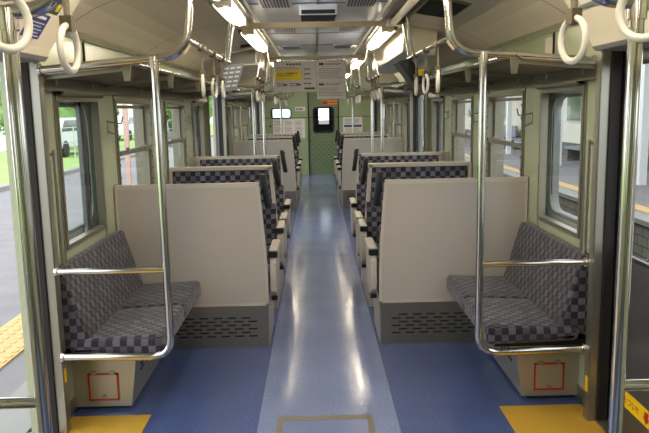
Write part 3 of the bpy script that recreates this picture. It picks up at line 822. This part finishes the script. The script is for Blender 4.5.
def double_seat(s, yb, lab):
    r = thing('double_box_seat', (s*.83, yb, 0), lab, 'train seat', 'box seats')
    frm = MB(); yy0, yy1 = yb-.065, yb+.065
    frm.box(.40, 1.25, yy0, yy1, 1.068, 1.095).box(1.225, 1.25, yy0, yy1, .32, 1.07)
    for (xa, za), (xb, zb) in zip(EDGE, EDGE[1:]):
        frm.add([(xa-.002, yy0, za), (xa+.022, yy0, za), (xb+.022, yy0, zb), (xb-.002, yy0, zb), (xa-.002, yy1, za), (xa+.022, yy1, za), (xb+.022, yy1, zb), (xb-.002, yy1, zb)],
                [(0, 1, 2, 3), (7, 6, 5, 4), (1, 5, 6, 2), (0, 3, 7, 4), (0, 4, 5, 1), (3, 2, 6, 7)])
    frm.mirror(s).build('back_frame', 'frame', r)
    fabric_back(r, s, yb-.005, -1, .05); fabric_back(r, s, yb+.005, 1, .05)
    cush(r, s, yb-.55, yb-.09); cush(r, s, yb+.09, yb+.55)
    B(.358, .9, yb-.48, yb+.48, 0, .31).mirror(s).build('seat_base', 'panel', r)
    seat_end(r, s, yb-.42, yb-.02, True); seat_end(r, s, yb+.02, yb+.42, True)
    grip(r, s, yb)
    return r
for s in (-1, 1):
    sd = SIDE[s]
    partition_seat(s, 4.41, 1, 'seat facing away behind the nearest tall cream partition on the %s' % sd)
    double_seat(s, 5.76, 'back to back checked seat, first fabric back seen over the nearest %s partition' % sd)
    partition_seat(s, 7.16, -1, 'checked seat facing the camera on the %s, just before the far doorway' % sd)
    partition_seat(s, 10.88, 1, 'seat behind the distant cream partition on the %s, past the far doorway' % sd)
    double_seat(s, 12.23, 'distant back to back seat on the %s behind the far partition' % sd)
    partition_seat(s, 13.60, -1, 'last seat on the %s before the end wall' % sd)

# ------------------------------------------------------------ ceiling fittings
for i, y in enumerate(BEAMS):
    o = MB().box(-.62, .62, y-.022, y+.022, 2.125, 2.16).box(-.64, -.60, y-.03, y+.03, 2.12, 2.175).box(.60, .64, y-.03, y+.03, 2.12, 2.175).tube([(0, y, 2.15), (0, y, 2.2)], .012).build('ceiling_cross_beam', 'beam', bevel=.003)
    tag(o, ('cream cross beam on the ceiling above the camera', 'cream cross beam nearest in view between the two lamp rows', 'cream cross beam that carries the yellow banded poster', 'cream cross beam that carries the far white poster', 'last cream cross beam by the end wall')[i], 'ceiling beam', 'ceiling cross beams')
def lamp(s, y0, y1, lab, lit=True):
    r = thing('ceiling_lamp', (s*.51, (y0+y1)/2, 2.1), lab, 'ceiling lamp', 'ceiling lamps')
    # trough housing
    MB().prism([(.445, 2.2), (.455, 2.16), (.475, 2.15), (.475, 2.155), (.56, 2.15), (.57, 2.112), (.585, 2.112), (.595, 2.172)], 'y', y0-.1, y1+.1).mirror(s).build('housing', 'alum', r)
    for ya, yb in ((y0-.1, y0-.01), (y1+.01, y1+.1)): MB().box(.475, .56, ya, yb, 2.108, 2.152).mirror(s).build('end_cover', 'cream', r)
    P = [(.512+.025*math.cos(a), 2.122+.021*math.sin(a)) for a in [2*PI*k/20 for k in range(20)]]
    MB().prism(P, 'y', y0, y1, smooth=True).mirror(s).build('lamp_tube', 'lamp' if lit else 'cream', r)
    MB().prism([(.434, 2.198), (.440, 2.198), (.450, 2.155), (.444, 2.155)], 'y', y0-.1, y1+.1).mirror(s).build('reflector', 'chrome', r)
for s in (-1, 1):  # pair above the camera: out of view, added to light the near rings
    for (y0, y1, nm) in ((-1.2, .2, 'behind the camera'), (.55, 1.75, 'added out of view right above the camera to light the near rings'), (2.15, 3.6, 'above the near doorway'), (3.92, 4.66, 'above the benches'), (5.33, 6.72, 'past the first cross beam'), (8.42, 9.85, 'above the far doorway'), (11.5, 12.95, 'above the far seats'), (14.55, 15.8, 'beside the end wall')):
        if s > 0 and abs(y0-3.92) < .01:
            # unlit cover with a plain cream lid
            lamp(s, 3.75, 4.82, 'unlit cream covered ceiling lamp on the right', lit=False); continue
        lamp(s, y0, y1, 'lit fluorescent ceiling lamp on the %s, %s' % (SIDE[s], nm))
# slatted vents in the grey middle panel
def grille(x0, x1, y0, y1, lab):
    r = MB().box(x0, x1, y0, y1, 2.19, 2.1995, 0); n = max(4, int((x1-x0)/.022))
    for i in range(n):
        xa = x0+.012+(x1-x0-.024)*i/n; r.box(xa, xa+(x1-x0-.024)/n*.6, y0+.012, y1-.012, 2.1885, 2.1902, 1)
    tag(r.build('ceiling_vent', ['ceil', 'dark']), lab, 'vent', 'slatted vents in the ceiling')
for i, (ya, yb) in enumerate(((4.05, 4.52), (5.55, 5.95), (7.2, 7.55), (8.7, 9.1), (10.3, 10.7), (12.0, 12.4))):
    for s in (-1, 1):
        x0, x1 = (-.36, -.16) if s < 0 else (.17, .37)
        grille(x0, x1, ya, yb, 'black slatted vent in the grey ceiling, left of the centre line, %s from the camera' % ('first', 'second', 'third', 'fourth', 'fifth', 'sixth')[i] if s < 0 else 'black slatted vent in the grey ceiling, right of the centre line, %s from the camera' % ('first', 'second', 'third', 'fourth', 'fifth', 'sixth')[i])
r = thing('ceiling_fan_box', (0, 4.62, 2.12), 'grey box with a dark slot on the middle of the ceiling before the first beam', 'ceiling box')
MB().box(-.12, .12, 4.45, 4.78, 2.135, 2.2).build('casing', 'ceil', r, bevel=.006); B(-.105, .105, 4.446, 4.451, 2.14, 2.165).box(-.11, .11, 4.47, 4.76, 2.132, 2.136).build('slot', 'dark', r)

# boxes hanging under the curved side ceiling
r = thing('ceiling_duct_box', (.72, 7.2, 1.96), 'long cream duct box under the right side of the ceiling', 'duct box')
MB().prism([(.635, 1.975), (.885, 1.945), (.90, 2.12), (.645, 2.165)], 'y', 5.32, 8.1).build('casing', 'cream', r, bevel=.006)
MB().prism([(.637, 1.968), (.885, 1.938), (.885, 1.946), (.637, 1.976)], 'y', 5.33, 8.08).build('underside', 'fence', r)
r = thing('ceiling_duct_box', (-.76, 7.6, 1.98), 'short dark fronted duct box under the left side of the ceiling', 'duct box')
MB().prism([(-.95, 1.98), (-.60, 2.0), (-.60, 2.17), (-.95, 2.11)], 'y', 6.95, 8.1).build('casing', 'cream', r)
MB().prism([(-.94, 1.99), (-.61, 2.01), (-.61, 2.15), (-.94, 2.09)], 'y', 6.944, 6.951).build('front_panel', 'grey', r)  # flat grey panel over the near face of the box
r = tag(MB().prism([(-.71, 2.125), (-.60, 2.142), (-.60, 2.165), (-.71, 2.15)], 'y', 6.55, 6.62).build('ceiling_slot', 'black'), 'small black slot in the cream ceiling left of the lamps', 'vent')
# dark grille on the right curved ceiling near the camera
r = MB().prism([(.60, 2.158), (.86, 2.112), (.865, 2.125), (.60, 2.17)], 'y', 4.0, 4.62, 0)
for i in range(14):
    y = 4.02+i*.042; r.prism([(.61, 2.1545), (.85, 2.1125), (.85, 2.1145), (.61, 2.1565)], 'y', y, y+.026, 1)
tag(r.build('ceiling_vent', ['alum', 'dark']), 'dark slatted vent in the curved cream ceiling on the right', 'vent')

# hanging display panels at the ends of the strap rails
def display(s, lab):
    r = thing('hanging_display', (s*.66, 4.72, 1.72), lab, 'display panel')
    # leaning outwards at the bottom on the right, towards the rail on the left
    P = [(.525, 1.855), (.60, 1.875), (.72, 1.715), (.645, 1.695)] if s > 0 else [(.52, 1.86), (.545, 1.87), (.70, 1.70), (.675, 1.69)]
    w = .0
    if s > 0:
        MB().prism(P, 'y', 4.70, 4.98).build('housing', 'black', r, bevel=.004)
        MB().prism([(.607, 1.877), (.615, 1.872), (.735, 1.712), (.727, 1.712)], 'y', 4.71, 4.97).build('screen', 'dark', r)
        MB().box(.66, .70, 4.695, 4.70, 1.76, 1.80).build('label_plate', 'stickyellow', r)
    else:
        mb = MB(); A = Vector((-.50, 4.66, 1.86)); Bv = Vector((-.635, 4.60, 1.845)); dn_ = Vector((-.05, .0, -.17)); nrm = (Bv-A).cross(dn_).normalized()*.012
        q = [A, Bv, Bv+dn_, A+dn_]; q2 = [p+nrm for p in q]
        mb.add(q+q2, [(0, 1, 2, 3), (7, 6, 5, 4), (0, 4, 5, 1), (1, 5, 6, 2), (2, 6, 7, 3), (3, 7, 4, 0)], 0)
        for i in range(5):
            for j in range(3):
                u0, u1 = .1+.28*j, .1+.28*j+.2; v0, v1 = .1+.17*i, .1+.17*i+.06
                e = nrm*1.12
                pts = [A+(Bv-A)*u0+dn_*v0+e, A+(Bv-A)*u1+dn_*v0+e, A+(Bv-A)*u1+dn_*v1+e, A+(Bv-A)*u0+dn_*v1+e]
                pts2 = [p+nrm*.1 for p in pts]
                mb.add(pts+pts2, [(0, 1, 2, 3), (7, 6, 5, 4), (0, 4, 5, 1), (1, 5, 6, 2), (2, 6, 7, 3), (3, 7, 4, 0)], 1)
        mb.build('panel', ['displaygrey', 'paper'], r)
    MB().tube([(s*.605, 4.74, 1.872), (s*.56, 4.76, 2.16)], .008, 8).build('hanger', 'chrome', r)
display(-1, 'grey lined panel hanging at the end of the left strap rail')
display(1, 'black edged screen hanging at the end of the right strap rail')

# ------------------------------------------------------------ hanging posters
def rows(mb, x0, x1, z0, z1, y, n, m, gap=.5, seed=0):
    rd = random.Random(seed); h = (z1-z0)/n
    for i in range(n):
        xe = x0+(x1-x0)*(.7+.3*rd.random()); x = x0
        while x < xe:
            w = .012+.02*rd.random(); mb.box(x, min(x+w, xe), y-.0008, y, z0+h*i, z0+h*i+h*gap, m); x += w+.008
def poster(x0, x1, y, z0, z1, lab, kind, clip=2.13):
    r = thing('hanging_poster', ((x0+x1)/2, y, z0), lab, 'poster')
    mb = MB().box(x0, x1, y, y+.002, z0, z1, 0); w = x1-x0; h = z1-z0
    if kind == 'A':
        mb.box(x0+.02, x0+w*.65, y-.0006, y, z0+h*.38, z0+h*.72, 1)
        rows(mb, x0+.04, x0+w*.55, z0+h*.52, z0+h*.68, y-.0006, 2, 2, .5, 3)
        rows(mb, x0+w*.34, x0+w*.62, z0+h*.58, z0+h*.68, y-.0014, 1, 3, .6, 4)
        rows(mb, x0+w*.3, x0+w*.72, z0+h*.88, z0+h*.95, y, 1, 4, .9, 5)
        rows(mb, x0+.03, x0+w*.65, z0+h*.76, z0+h*.84, y, 2, 3, .4, 6)
        rows(mb, x0+.03, x0+w*.3, z0+h*.18, z0+h*.32, y, 2, 2, .5, 7); rows(mb, x0+w*.38, x0+w*.64, z0+h*.18, z0+h*.32, y, 2, 2, .5, 8)
        mb.box(x0+w*.22, x0+w*.32, y-.001, y, z0+h*.2, z0+h*.26, 3).box(x0+w*.54, x0+w*.64, y-.001, y, z0+h*.2, z0+h*.26, 3)
        mb.box(x0+w*.72, x0+w*.97, y-.001, y, z0+h*.06, z0+h*.13, 4)
        for k in range(4): rows(mb, x0+w*.72, x0+w*.9, z0+h*(.24+.16*k), z0+h*(.30+.16*k), y, 1, 2 if k % 2 else 4, .8, 9+k)
    else:
        rows(mb, x0+w*.3, x0+w*.95, z0+h*.82, z0+h*.93, y, 2, 3, .6, 21)
        rows(mb, x0+.03, x0+w*.9, z0+h*.2, z0+h*.72, y, 6, 2, .35, 22)
        mb.box(x0+.03, x0+w*.25, y-.001, y, z0+h*.8, z0+h*.93, 4)
    mb.build('sheet', ['paper', 'yprint', 'greypaper', 'red', 'green'], r)
    mb = MB().box(x0, x1, y-.004, y+.006, z1-.006, z1+.006).box(x0+.03, x0+.045, y-.002, y+.004, z1, clip).box(x1-.045, x1-.03, y-.002, y+.004, z1, clip)
    mb.build('clip_rail', 'alu', r)
poster(-.505, -.015, 8.13, 1.76, 2.10, 'white hanging poster with a yellow band at the second beam', 'A')
poster(.0, .46, 11.23, 1.71, 1.98, 'small white hanging poster in front of the end door', 'B')
poster(-.01, .33, 8.15, 1.86, 2.10, 'pale sheet in place of a ceiling reflection, right beside the yellow banded poster', 'B')  # sheet stands in for a pale reflection on the ceiling

# ------------------------------------------------------------ end wall notices
y = Y_END
mb = MB().box(-1.05, -.29, y-.004, y-.001, .88, 1.34, 0)
for c in range(3):
    for k in range(3): rows(mb, -1.02+c*.25, -.83+c*.25, .90+.145*k, 1.02+.145*k, y-.004, 4, 1, .4, 31+c*3+k)
tag(mb.build('route_notice', ['paper', 'greypaper'], base=(-.67, y, .88)), 'large cream notice sheet left of the end door', 'notice')
mb = MB().box(.62, 1.08, y-.004, y-.001, 1.0, 1.36, 0).box(.64, 1.06, y-.005, y-.004, 1.12, 1.17, 2)
rows(mb, .66, 1.04, 1.2, 1.33, y-.004, 4, 1, .4, 51); rows(mb, .66, 1.04, 1.02, 1.1, y-.004, 3, 1, .4, 52)
tag(mb.build('wall_notice', ['paper', 'greypaper', 'blue']), 'white notice with a blue line right of the end door', 'notice')
mb = MB().box(-.51, -.28, y-.004, y-.001, 1.52, 1.62, 0); rows(mb, -.49, -.3, 1.54, 1.6, y-.004, 1, 1, .8, 53)
tag(mb.build('small_plate', ['paper', 'greypaper']), 'small white plate above the large notice on the end wall', 'sign')
mb = MB().box(.13, .52, y-.005, y-.001, 1.66, 1.755, 0).box(.14, .26, y-.0065, y-.005, 1.67, 1.745, 1); rows(mb, .28, .5, 1.69, 1.73, y-.005, 1, 1, .9, 54)
tag(mb.build('door_sign', ['orange', 'red']), 'orange and red sign strip above the end door window', 'sign')
tag(MB().box(-1.13, -1.09, y-.03, y, 1.15, 1.2).build('wall_switch', 'black'), 'small black switch beside the large notice', 'switch')

# ------------------------------------------------------------ small wall fittings
HOOKY = ((4.37, 'first pillar'), (5.75, 'second pillar'), (7.16, 'third pillar'))
for s in (-1, 1):
    for yy, nm in HOOKY:
        mb = MB().box(XW-.004, XW, yy-.006, yy+.006, 1.425, 1.515)
        mb.tube(fillet([(XW-.004, yy, 1.50), (XW-.09, yy, 1.485), (XW-.10, yy, 1.53)], .015, 4), .0045, 8)
        mb.tube(fillet([(XW-.004, yy, 1.44), (XW-.05, yy, 1.42), (XW-.055, yy, 1.46)], .012, 4), .0045, 8)
        mb.mirror(s); tag(mb.build('coat_hook', 'alu'), 'metal coat hook on the %s of the %s wall between windows' % (nm, SIDE[s]), 'coat hook', 'coat hooks')
    mb = MB().box(XW-.003, XW-.001, 3.31, 3.37, 1.53, 1.66, 0).box(XW-.004, XW-.003, 3.31, 3.37, 1.635, 1.66, 1).box(XW-.004, XW-.003, 3.31, 3.37, 1.53, 1.565, 1)
    mb.box(XW-.004, XW-.003, 3.325, 3.355, 1.60, 1.633, 2).prism([(3.318, 1.60), (3.362, 1.60), (3.34, 1.575)], 'x', XW-.004, XW-.003, 2)
    mb.mirror(s); tag(mb.build('emergency_sticker', ['paper', 'red', 'blue']), 'red white and blue arrow sticker on the %s door pillar' % SIDE[s], 'sticker')
    mb = MB().box(XW-.022, XW-.012, 3.98, 4.10, 1.80, 1.93, 0).box(XW-.022, XW-.012, 3.965, 3.972, 1.755, 1.95, 1).tube([(XW-.03, 4.05, 1.825), (XW-.02, 4.05, 1.825)], .012, 8, 1)
    mb.mirror(s); tag(mb.build('switch_plate', ['cream', 'dark']), 'cream switch plate with a dark knob above the %s rack' % SIDE[s], 'switch')
tag(MB().box(-XW-.0085, -XW-.007, 3.52, 3.56, 1.13, 1.20).build('pink_sticker', 'pink'), 'pink sticker on the first left window', 'sticker')

# ------------------------------------------------------------ floor fittings
tag(MB().prism([(-1.32, 1.80), (-.915, 1.80), (-.915, 3.39), (-1.32, 3.39)], 'z', .0005, .004).build('yellow_floor_mat', 'yellow'), 'yellow floor sheet at the left doorway', 'floor mat', 'yellow doorway sheets')
tag(MB().prism([(1.32, 1.80), (.895, 1.80), (.895, 3.39), (1.32, 3.39)][::-1], 'z', .0005, .004).build('yellow_floor_mat', 'yellow'), 'yellow floor sheet at the right doorway', 'floor mat', 'yellow doorway sheets')
r = thing('floor_hatch', (-.02, 3.0, 0), 'floor hatch with a worn metal frame in the middle of the aisle', 'floor hatch')
x0, x1, y0, y1 = -.255, .225, 2.5, 3.33
MB().ringplate([(x0, y0), (x1, y0), (x1, y1), (x0, y1)], [(x0+.028, y0+.05), (x1-.028, y0+.05), (x1-.028, y1-.05), (x0+.028, y1-.05)], 'z', .0005, .004).build('hatch_frame', 'hatchframe', r)
B(x0+.0285, x1-.0285, y0+.0505, y1-.0505, .0005, .003).build('hatch_plate', 'hatch', r)

# ------------------------------------------------------------ outside, left: platform
structure(B(-7.2, -1.62, -20, 90, -1.4, -.12).build('platform_left', 'asphalt'), 'asphalt station platform outside the open left doorway', 'platform')
structure(B(-1.9, -1.60, -20, 90, -.13, -.112).build('platform_edge', 'concrete'), 'concrete edge of the left platform', 'platform edge')
mb = MB().box(-2.56, -2.16, -10, 60, -.125, -.105)
for i in range(90):
    for j in range(4): mb.box(-2.52+j*.1, -2.48+j*.1, 2+i*.1, 2.05+i*.1, -.106, -.1)
structure(mb.build('tactile_strip', 'tactile'), 'yellow tactile strip along the left platform', 'tactile strip')
structure(B(-70, -14.6, -30, 170, -.4, -.1).build('car_park', 'lot'), 'pale open ground beyond the grass', 'ground')
tag(B(-14.6, -7.2, -30, 160, -.4, -.1).build('grass_field', 'grass'), 'green grass behind the left platform', 'grass', kind='stuff')
structure(B(-7.3, -7.05, -20, 90, -.2, -.02).build('platform_kerb', 'concrete'), 'pale kerb at the back of the left platform', 'kerb')
def blob(mb, c, R, n=1, seed=0, m=0):
    rd = random.Random(seed)
    for k in range(n):
        cc = Vector(c)+Vector((rd.uniform(-1, 1), rd.uniform(-1, 1), rd.uniform(-.7, .8)))*R*.7
        rr_ = R*rd.uniform(.35, .6); vs_ = []; fs_ = []; U, V = 12, 8
        for i in range(V+1):
            for j in range(U):
                th = PI*i/V; ph = 2*PI*j/U; q = rr_*(1+.22*math.sin(5*ph+k)*math.sin(4*th+k)+rd.uniform(-.12, .12))
                vs_.append(cc+Vector((math.sin(th)*math.cos(ph), math.sin(th)*math.sin(ph), math.cos(th)))*q)
        for i in range(V):
            for j in range(U): fs_.append((i*U+j, (i+1)*U+j, (i+1)*U+(j+1) % U, i*U+(j+1) % U))
        mb.add(vs_, fs_, m)
def leaf_cloud(mb, c, R, n, seed):
    rd = random.Random(seed)
    for k in range(n):
        d = Vector((rd.gauss(0, 1), rd.gauss(0, 1), rd.gauss(0, .8))).normalized()*R*rd.uniform(.6, 1.08)
        p = Vector(c)+d; a = Vector((rd.uniform(-1, 1), rd.uniform(-1, 1), rd.uniform(-1, 1))).normalized()*R*.09; b = a.orthogonal().normalized()*R*.05
        mb.add([p-a, p+b, p+a, p-b], [(0, 1, 2, 3)])
def tree(x, y, z, h, R, lab, sd):
    r = thing('leafy_tree', (x, y, z), lab, 'tree', 'trees around the station')
    mb = MB(); blob(mb, (x, y, z+h-R), R, 16, sd); leaf_cloud(mb, (x, y, z+h-R), R*1.05, 1500, sd+1); mb.build('crown', 'leaf', r)
    MB().tube([(x, y, z), (x+.05, y, z+(h-R)*.6), (x, y, z+h-R)], [.16, .12, .08], 10).build('trunk', 'bark', r)
for i, (x, y, h, R, lab) in enumerate((
        (-13, 34, 3.6, 1.7, 'bushy tree seen through the first left window'),
        (-17, 52, 4.6, 2.0, 'leafy tree behind the white car'),
        (-12, 58, 4.5, 2.2, 'leafy tree seen through the second left window'),
        (-14, 76, 5.5, 2.6, 'tall distant tree seen through the third left window'),
        (-27, 62, 4.4, 2.2, 'round tree farthest out on the pale ground'))):
    tree(x, y, -.1, h, R, lab, 10+i)
def car(x, y, lab, col='carwhite', L=4.2):
    r = thing('parked_car', (x, y, -.1), lab, 'car')
    z = -.1
    side = [(-L/2, .35), (-L/2, .8), (-L/2+.25, .95), (-L/2+.75, 1.5), (L/2-1.3, 1.52), (L/2-.75, 1.0), (L/2-.05, .85), (L/2, .35)]
    MB().prism([(y+a, z+b) for a, b in side], 'x', x-.8, x+.8).build('body', col, r, bevel=.05)
    MB().prism([(y-L/2+.42, z+1.0), (y-L/2+.82, z+1.42), (y+L/2-1.36, z+1.44), (y+L/2-.95, z+1.0)], 'x', x-.81, x+.81).build('windows', 'winglass', r)
    for sx in (-1, 1):
        for yy in (-L/2+.75, L/2-.75): MB().tube([(x+sx*.6, y+yy, z+.32), (x+sx*.83, y+yy, z+.32)], .32, 18).build('wheel', 'rubber', r)
car(-12.2, 44, 'white car parked on the grass seen through the second left window')
car(-10.6, 28.5, 'white car parked seen through the first left window')
# fence along the grass
r = thing('wire_fence', (-9.2, 40, -.1), 'pale metal fence behind the left platform', 'fence')
for k in range(24):
    y = 12+k*2.4; B(-9.22, -9.18, y-.02, y+.02, -.1, 1.1).build('post', 'fence', r)
MB().box(-9.215, -9.185, 12, 67.2, 1.05, 1.09).box(-9.21, -9.19, 12, 67.2, .5, .53).build('rail', 'fence', r)
# platform posts and cabinet
r = thing('platform_post', (-3.9, 14.3, -.12), 'pinkish post with a red band on the left platform', 'post')
B(-3.95, -3.86, 14.2, 14.29, -.12, 3.3).build('shaft', 'brickred', r); B(-3.955, -3.855, 14.195, 14.295, 1.9, 2.2).build('band', 'red', r)
r = thing('platform_post', (-4.6, 14.8, -.12), 'white post on the left platform beside the pinkish one', 'post')
B(-4.78, -4.58, 14.7, 14.9, -.12, 3.3).build('shaft', 'carwhite', r)
r = thing('utility_cabinet', (-3.9, 19, -.12), 'round topped grey cabinet on the left platform', 'cabinet')
P = [(-.3+-3.95, -.1), (.3-3.95, -.1), (.3-3.95, .75)]+[(-3.95+.3*math.cos(a), .75+.3*math.sin(a)) for a in [PI*k/10 for k in range(1, 10)]]+[(-.3-3.95, .75)]
MB().prism(P, 'y', 19, 19.3).build('body', 'grey', r); B(-4.15, -3.75, 18.99, 19.0, .05, .6).build('door', 'fence', r)
# canopy-less far houses
r = thing('distant_house', (-20, 95, -.1), 'pale house far behind the left platform', 'house')
B(-27, -17, 90, 100, -.1, 4).build('walls', 'bldg', r); MB().prism([(-27.5, 4), (-16.5, 4), (-22, 6.5)], 'y', 89.5, 100.5).build('roof', 'bldgdark', r)

# ------------------------------------------------------------ outside, right: tracks and far platform
structure(B(1.6, 5.0, -20, 90, -1.5, -1.2).build('track_bed', 'gravel', base=(0, 0, 0)), 'gravel track bed between the train and the right platform', 'track')
for i, x in enumerate((2.85, 3.92)):
    structure(MB().prism([(x-.07, -1.2), (x+.07, -1.2), (x+.02, -1.17), (x+.035, -1.05), (x-.035, -1.05), (x-.02, -1.17)], 'y', -20, 90).build('track_rail', 'steel'), 'steel rail on the gravel', 'rail')
structure(B(4.93, 12, -20, 90, -1.5, -.27).build('platform_wall', 'stone', base=(0, 0, 0)), 'old stone block face of the right platform', 'platform')
structure(B(4.86, 12, -20, 90, -.27, -.2).build('platform_right', 'asphalt'), 'asphalt top of the right platform', 'platform')
structure(B(4.85, 5.15, -20, 90, -.215, -.19).build('coping', 'concrete'), 'concrete coping of the right platform', 'platform edge')
structure(B(5.25, 5.52, -20, 90, -.2, -.185).build('platform_line', 'tactile'), 'yellow line along the right platform', 'platform line')
# station building
r = thing('station_building', (8.9, 35, -.2), 'cream station building with windows across the right platform', 'building')
B(8.7, 12, 9, 80, -.2, 3.6).build('wall', 'bldg', r)
B(8.6, 8.7, 9, 80, -.2, .25).build('plinth', 'bldgdark', r)
B(8.65, 8.7, 9, 80, 2.75, 2.95).build('lintel_band', 'bldgdark', r)
for k in range(12):
    y = 11+k*5.2
    w = MB().box(8.64, 8.7, y, y+2.6, .95, 2.4, 0).box(8.63, 8.67, y+.06, y+1.26, 1.01, 2.34, 1).box(8.63, 8.67, y+1.34, y+2.54, 1.01, 2.34, 1)
    w.build('window', ['fence', 'winglass'], r)
for k in range(6):
    y = 16.2+k*10.4-1.9
    B(8.63, 8.7, y, y+1.2, -.2, 2.2).build('door', 'bldgdark', r)
# canopy with posts
r = thing('platform_canopy', (8, 30, 3), 'canopy roof on posts over the right platform', 'canopy')
MB().prism([(6.0, 3.45), (8.6, 3.1), (8.6, 3.2), (6.0, 3.57)], 'y', 6, 75).build('roof', 'canopy', r)
for k in range(12):
    y = 9.5+k*5.2; B(6.9, 7.06, y, y+.16, -.2, 3.34).build('post', 'carwhite', r)
    B(6.2, 8.55, y+.04, y+.14, 3.0, 3.12).build('crossbeam', 'bldgdark', r)
# yellow station signs near the right door window
r = thing('hanging_sign', (7.75, 15.9, 2.0), 'lit yellow sign hanging under the right canopy', 'sign')
B(7.4, 8.3, 15.9, 16.0, 1.92, 2.2).build('light_box', 'signlit', r); B(7.6, 7.62, 15.94, 15.96, 2.2, 3.2).box(8.1, 8.12, 15.94, 15.96, 2.2, 3.2).build('hanger', 'bldgdark', r)
r = thing('station_board', (7.6, 15.6, -.2), 'orange board with a dark arrow on the right platform', 'sign')
B(7.32, 8.0, 15.6, 15.64, .35, 1.12).build('board', 'orange', r)
MB().box(7.4, 7.75, 15.592, 15.6, .83, .87).prism([(7.75, .76), (7.75, .94), (7.88, .85)], 'y', 15.592, 15.6).box(7.45, 7.7, 15.592, 15.6, .5, .53).build('arrow', 'bldgdark', r)
B(7.34, 7.4, 15.64, 15.7, -.2, 1.1).box(7.92, 7.98, 15.64, 15.7, -.2, 1.1).build('stand', 'grey', r)
for k, yy in enumerate((26.0, 29.0, 20.0)):
    r = thing('platform_bench', (8.2, yy, -.2), 'blue grey bench against the station building, %s' % ('the middle one', 'the farthest one', 'the nearest one')[k], 'bench', 'benches on the right platform')
    B(7.8, 8.35, yy, yy+1.8, .18, .26).build('seat', 'displaygrey', r); B(8.32, 8.4, yy, yy+1.8, .26, .7).build('backrest', 'displaygrey', r)
    for q in (yy+.1, yy+1.6): B(7.85, 8.3, q, q+.08, -.2, .18).build('leg', 'bldgdark', r)
for i, (x, y, h, R, lab) in enumerate(((20, 22, 7, 2.6, 'tree rising behind the station building, nearer one'), (19, 40, 8, 3, 'tree rising behind the station building, farther one'))):
    tree(x, y, -1.2, h, R, lab, 40+i)
tag(MB().prism([(-60, -1.55), (60, -1.55), (60, -1.5), (-60, -1.5)], 'y', -60, 200).build('ground', 'gravel'), 'bare ground under the station', 'ground')
bpy.data.objects['ground']['kind'] = 'structure'

# ------------------------------------------------------------ world, camera, view
w = bpy.data.worlds.new('world'); sc.world = w; w.use_nodes = True
N, L = w.node_tree.nodes, w.node_tree.links
bg = N['Background']
tc = N.new('ShaderNodeTexCoord'); nz = N.new('ShaderNodeTexNoise'); nz.inputs['Scale'].default_value = 2.2; nz.inputs['Detail'].default_value = 5
mx = N.new('ShaderNodeMix'); mx.data_type = 'RGBA'; mx.inputs[6].default_value = (.82, .91, 1.0, 1); mx.inputs[7].default_value = (.97, .985, 1, 1)
L.new(tc.outputs['Generated'], nz.inputs['Vector']); L.new(nz.outputs['Fac'], mx.inputs[0]); L.new(mx.outputs[2], bg.inputs['Color'])
bg.inputs['Strength'].default_value = 2.6

F = 690.0
r_ = math.radians(1.15)
def dv(u, v): return Vector((u-324.5, -(v-216.5), -F))
Yc = dv(315.5, 109.5).normalized()
u0, u1 = -math.sin(r_), math.cos(r_)
k = -(u0*Yc[0]+u1*Yc[1])/Yc[2]
Zc = Vector((u0, u1, k)).normalized(); Xc = Yc.cross(Zc)
Mx = Matrix((Xc, Yc, Zc))          # rows: world axes in camera coordinates
cam = bpy.data.cameras.new('camera'); co = bpy.data.objects.new('camera', cam); COL.objects.link(co)
cam.sensor_width = 36; cam.lens = F/649*36; cam.clip_end = 400; cam.clip_start = .05
co.matrix_world = Matrix.Translation((-.03, 0, 1.55)) @ Mx.to_4x4()
sc.camera = co

vs_ = sc.view_settings
vs_.view_transform = 'Standard'; vs_.look = 'None'; vs_.gamma = 1; vs_.use_curve_mapping = False; vs_.exposure = .12
sc.cycles.use_denoising = True
sc.cycles.max_bounces = 10; sc.cycles.transparent_max_bounces = 16
for o in sc.objects:
    if '_o' in o: del o['_o']
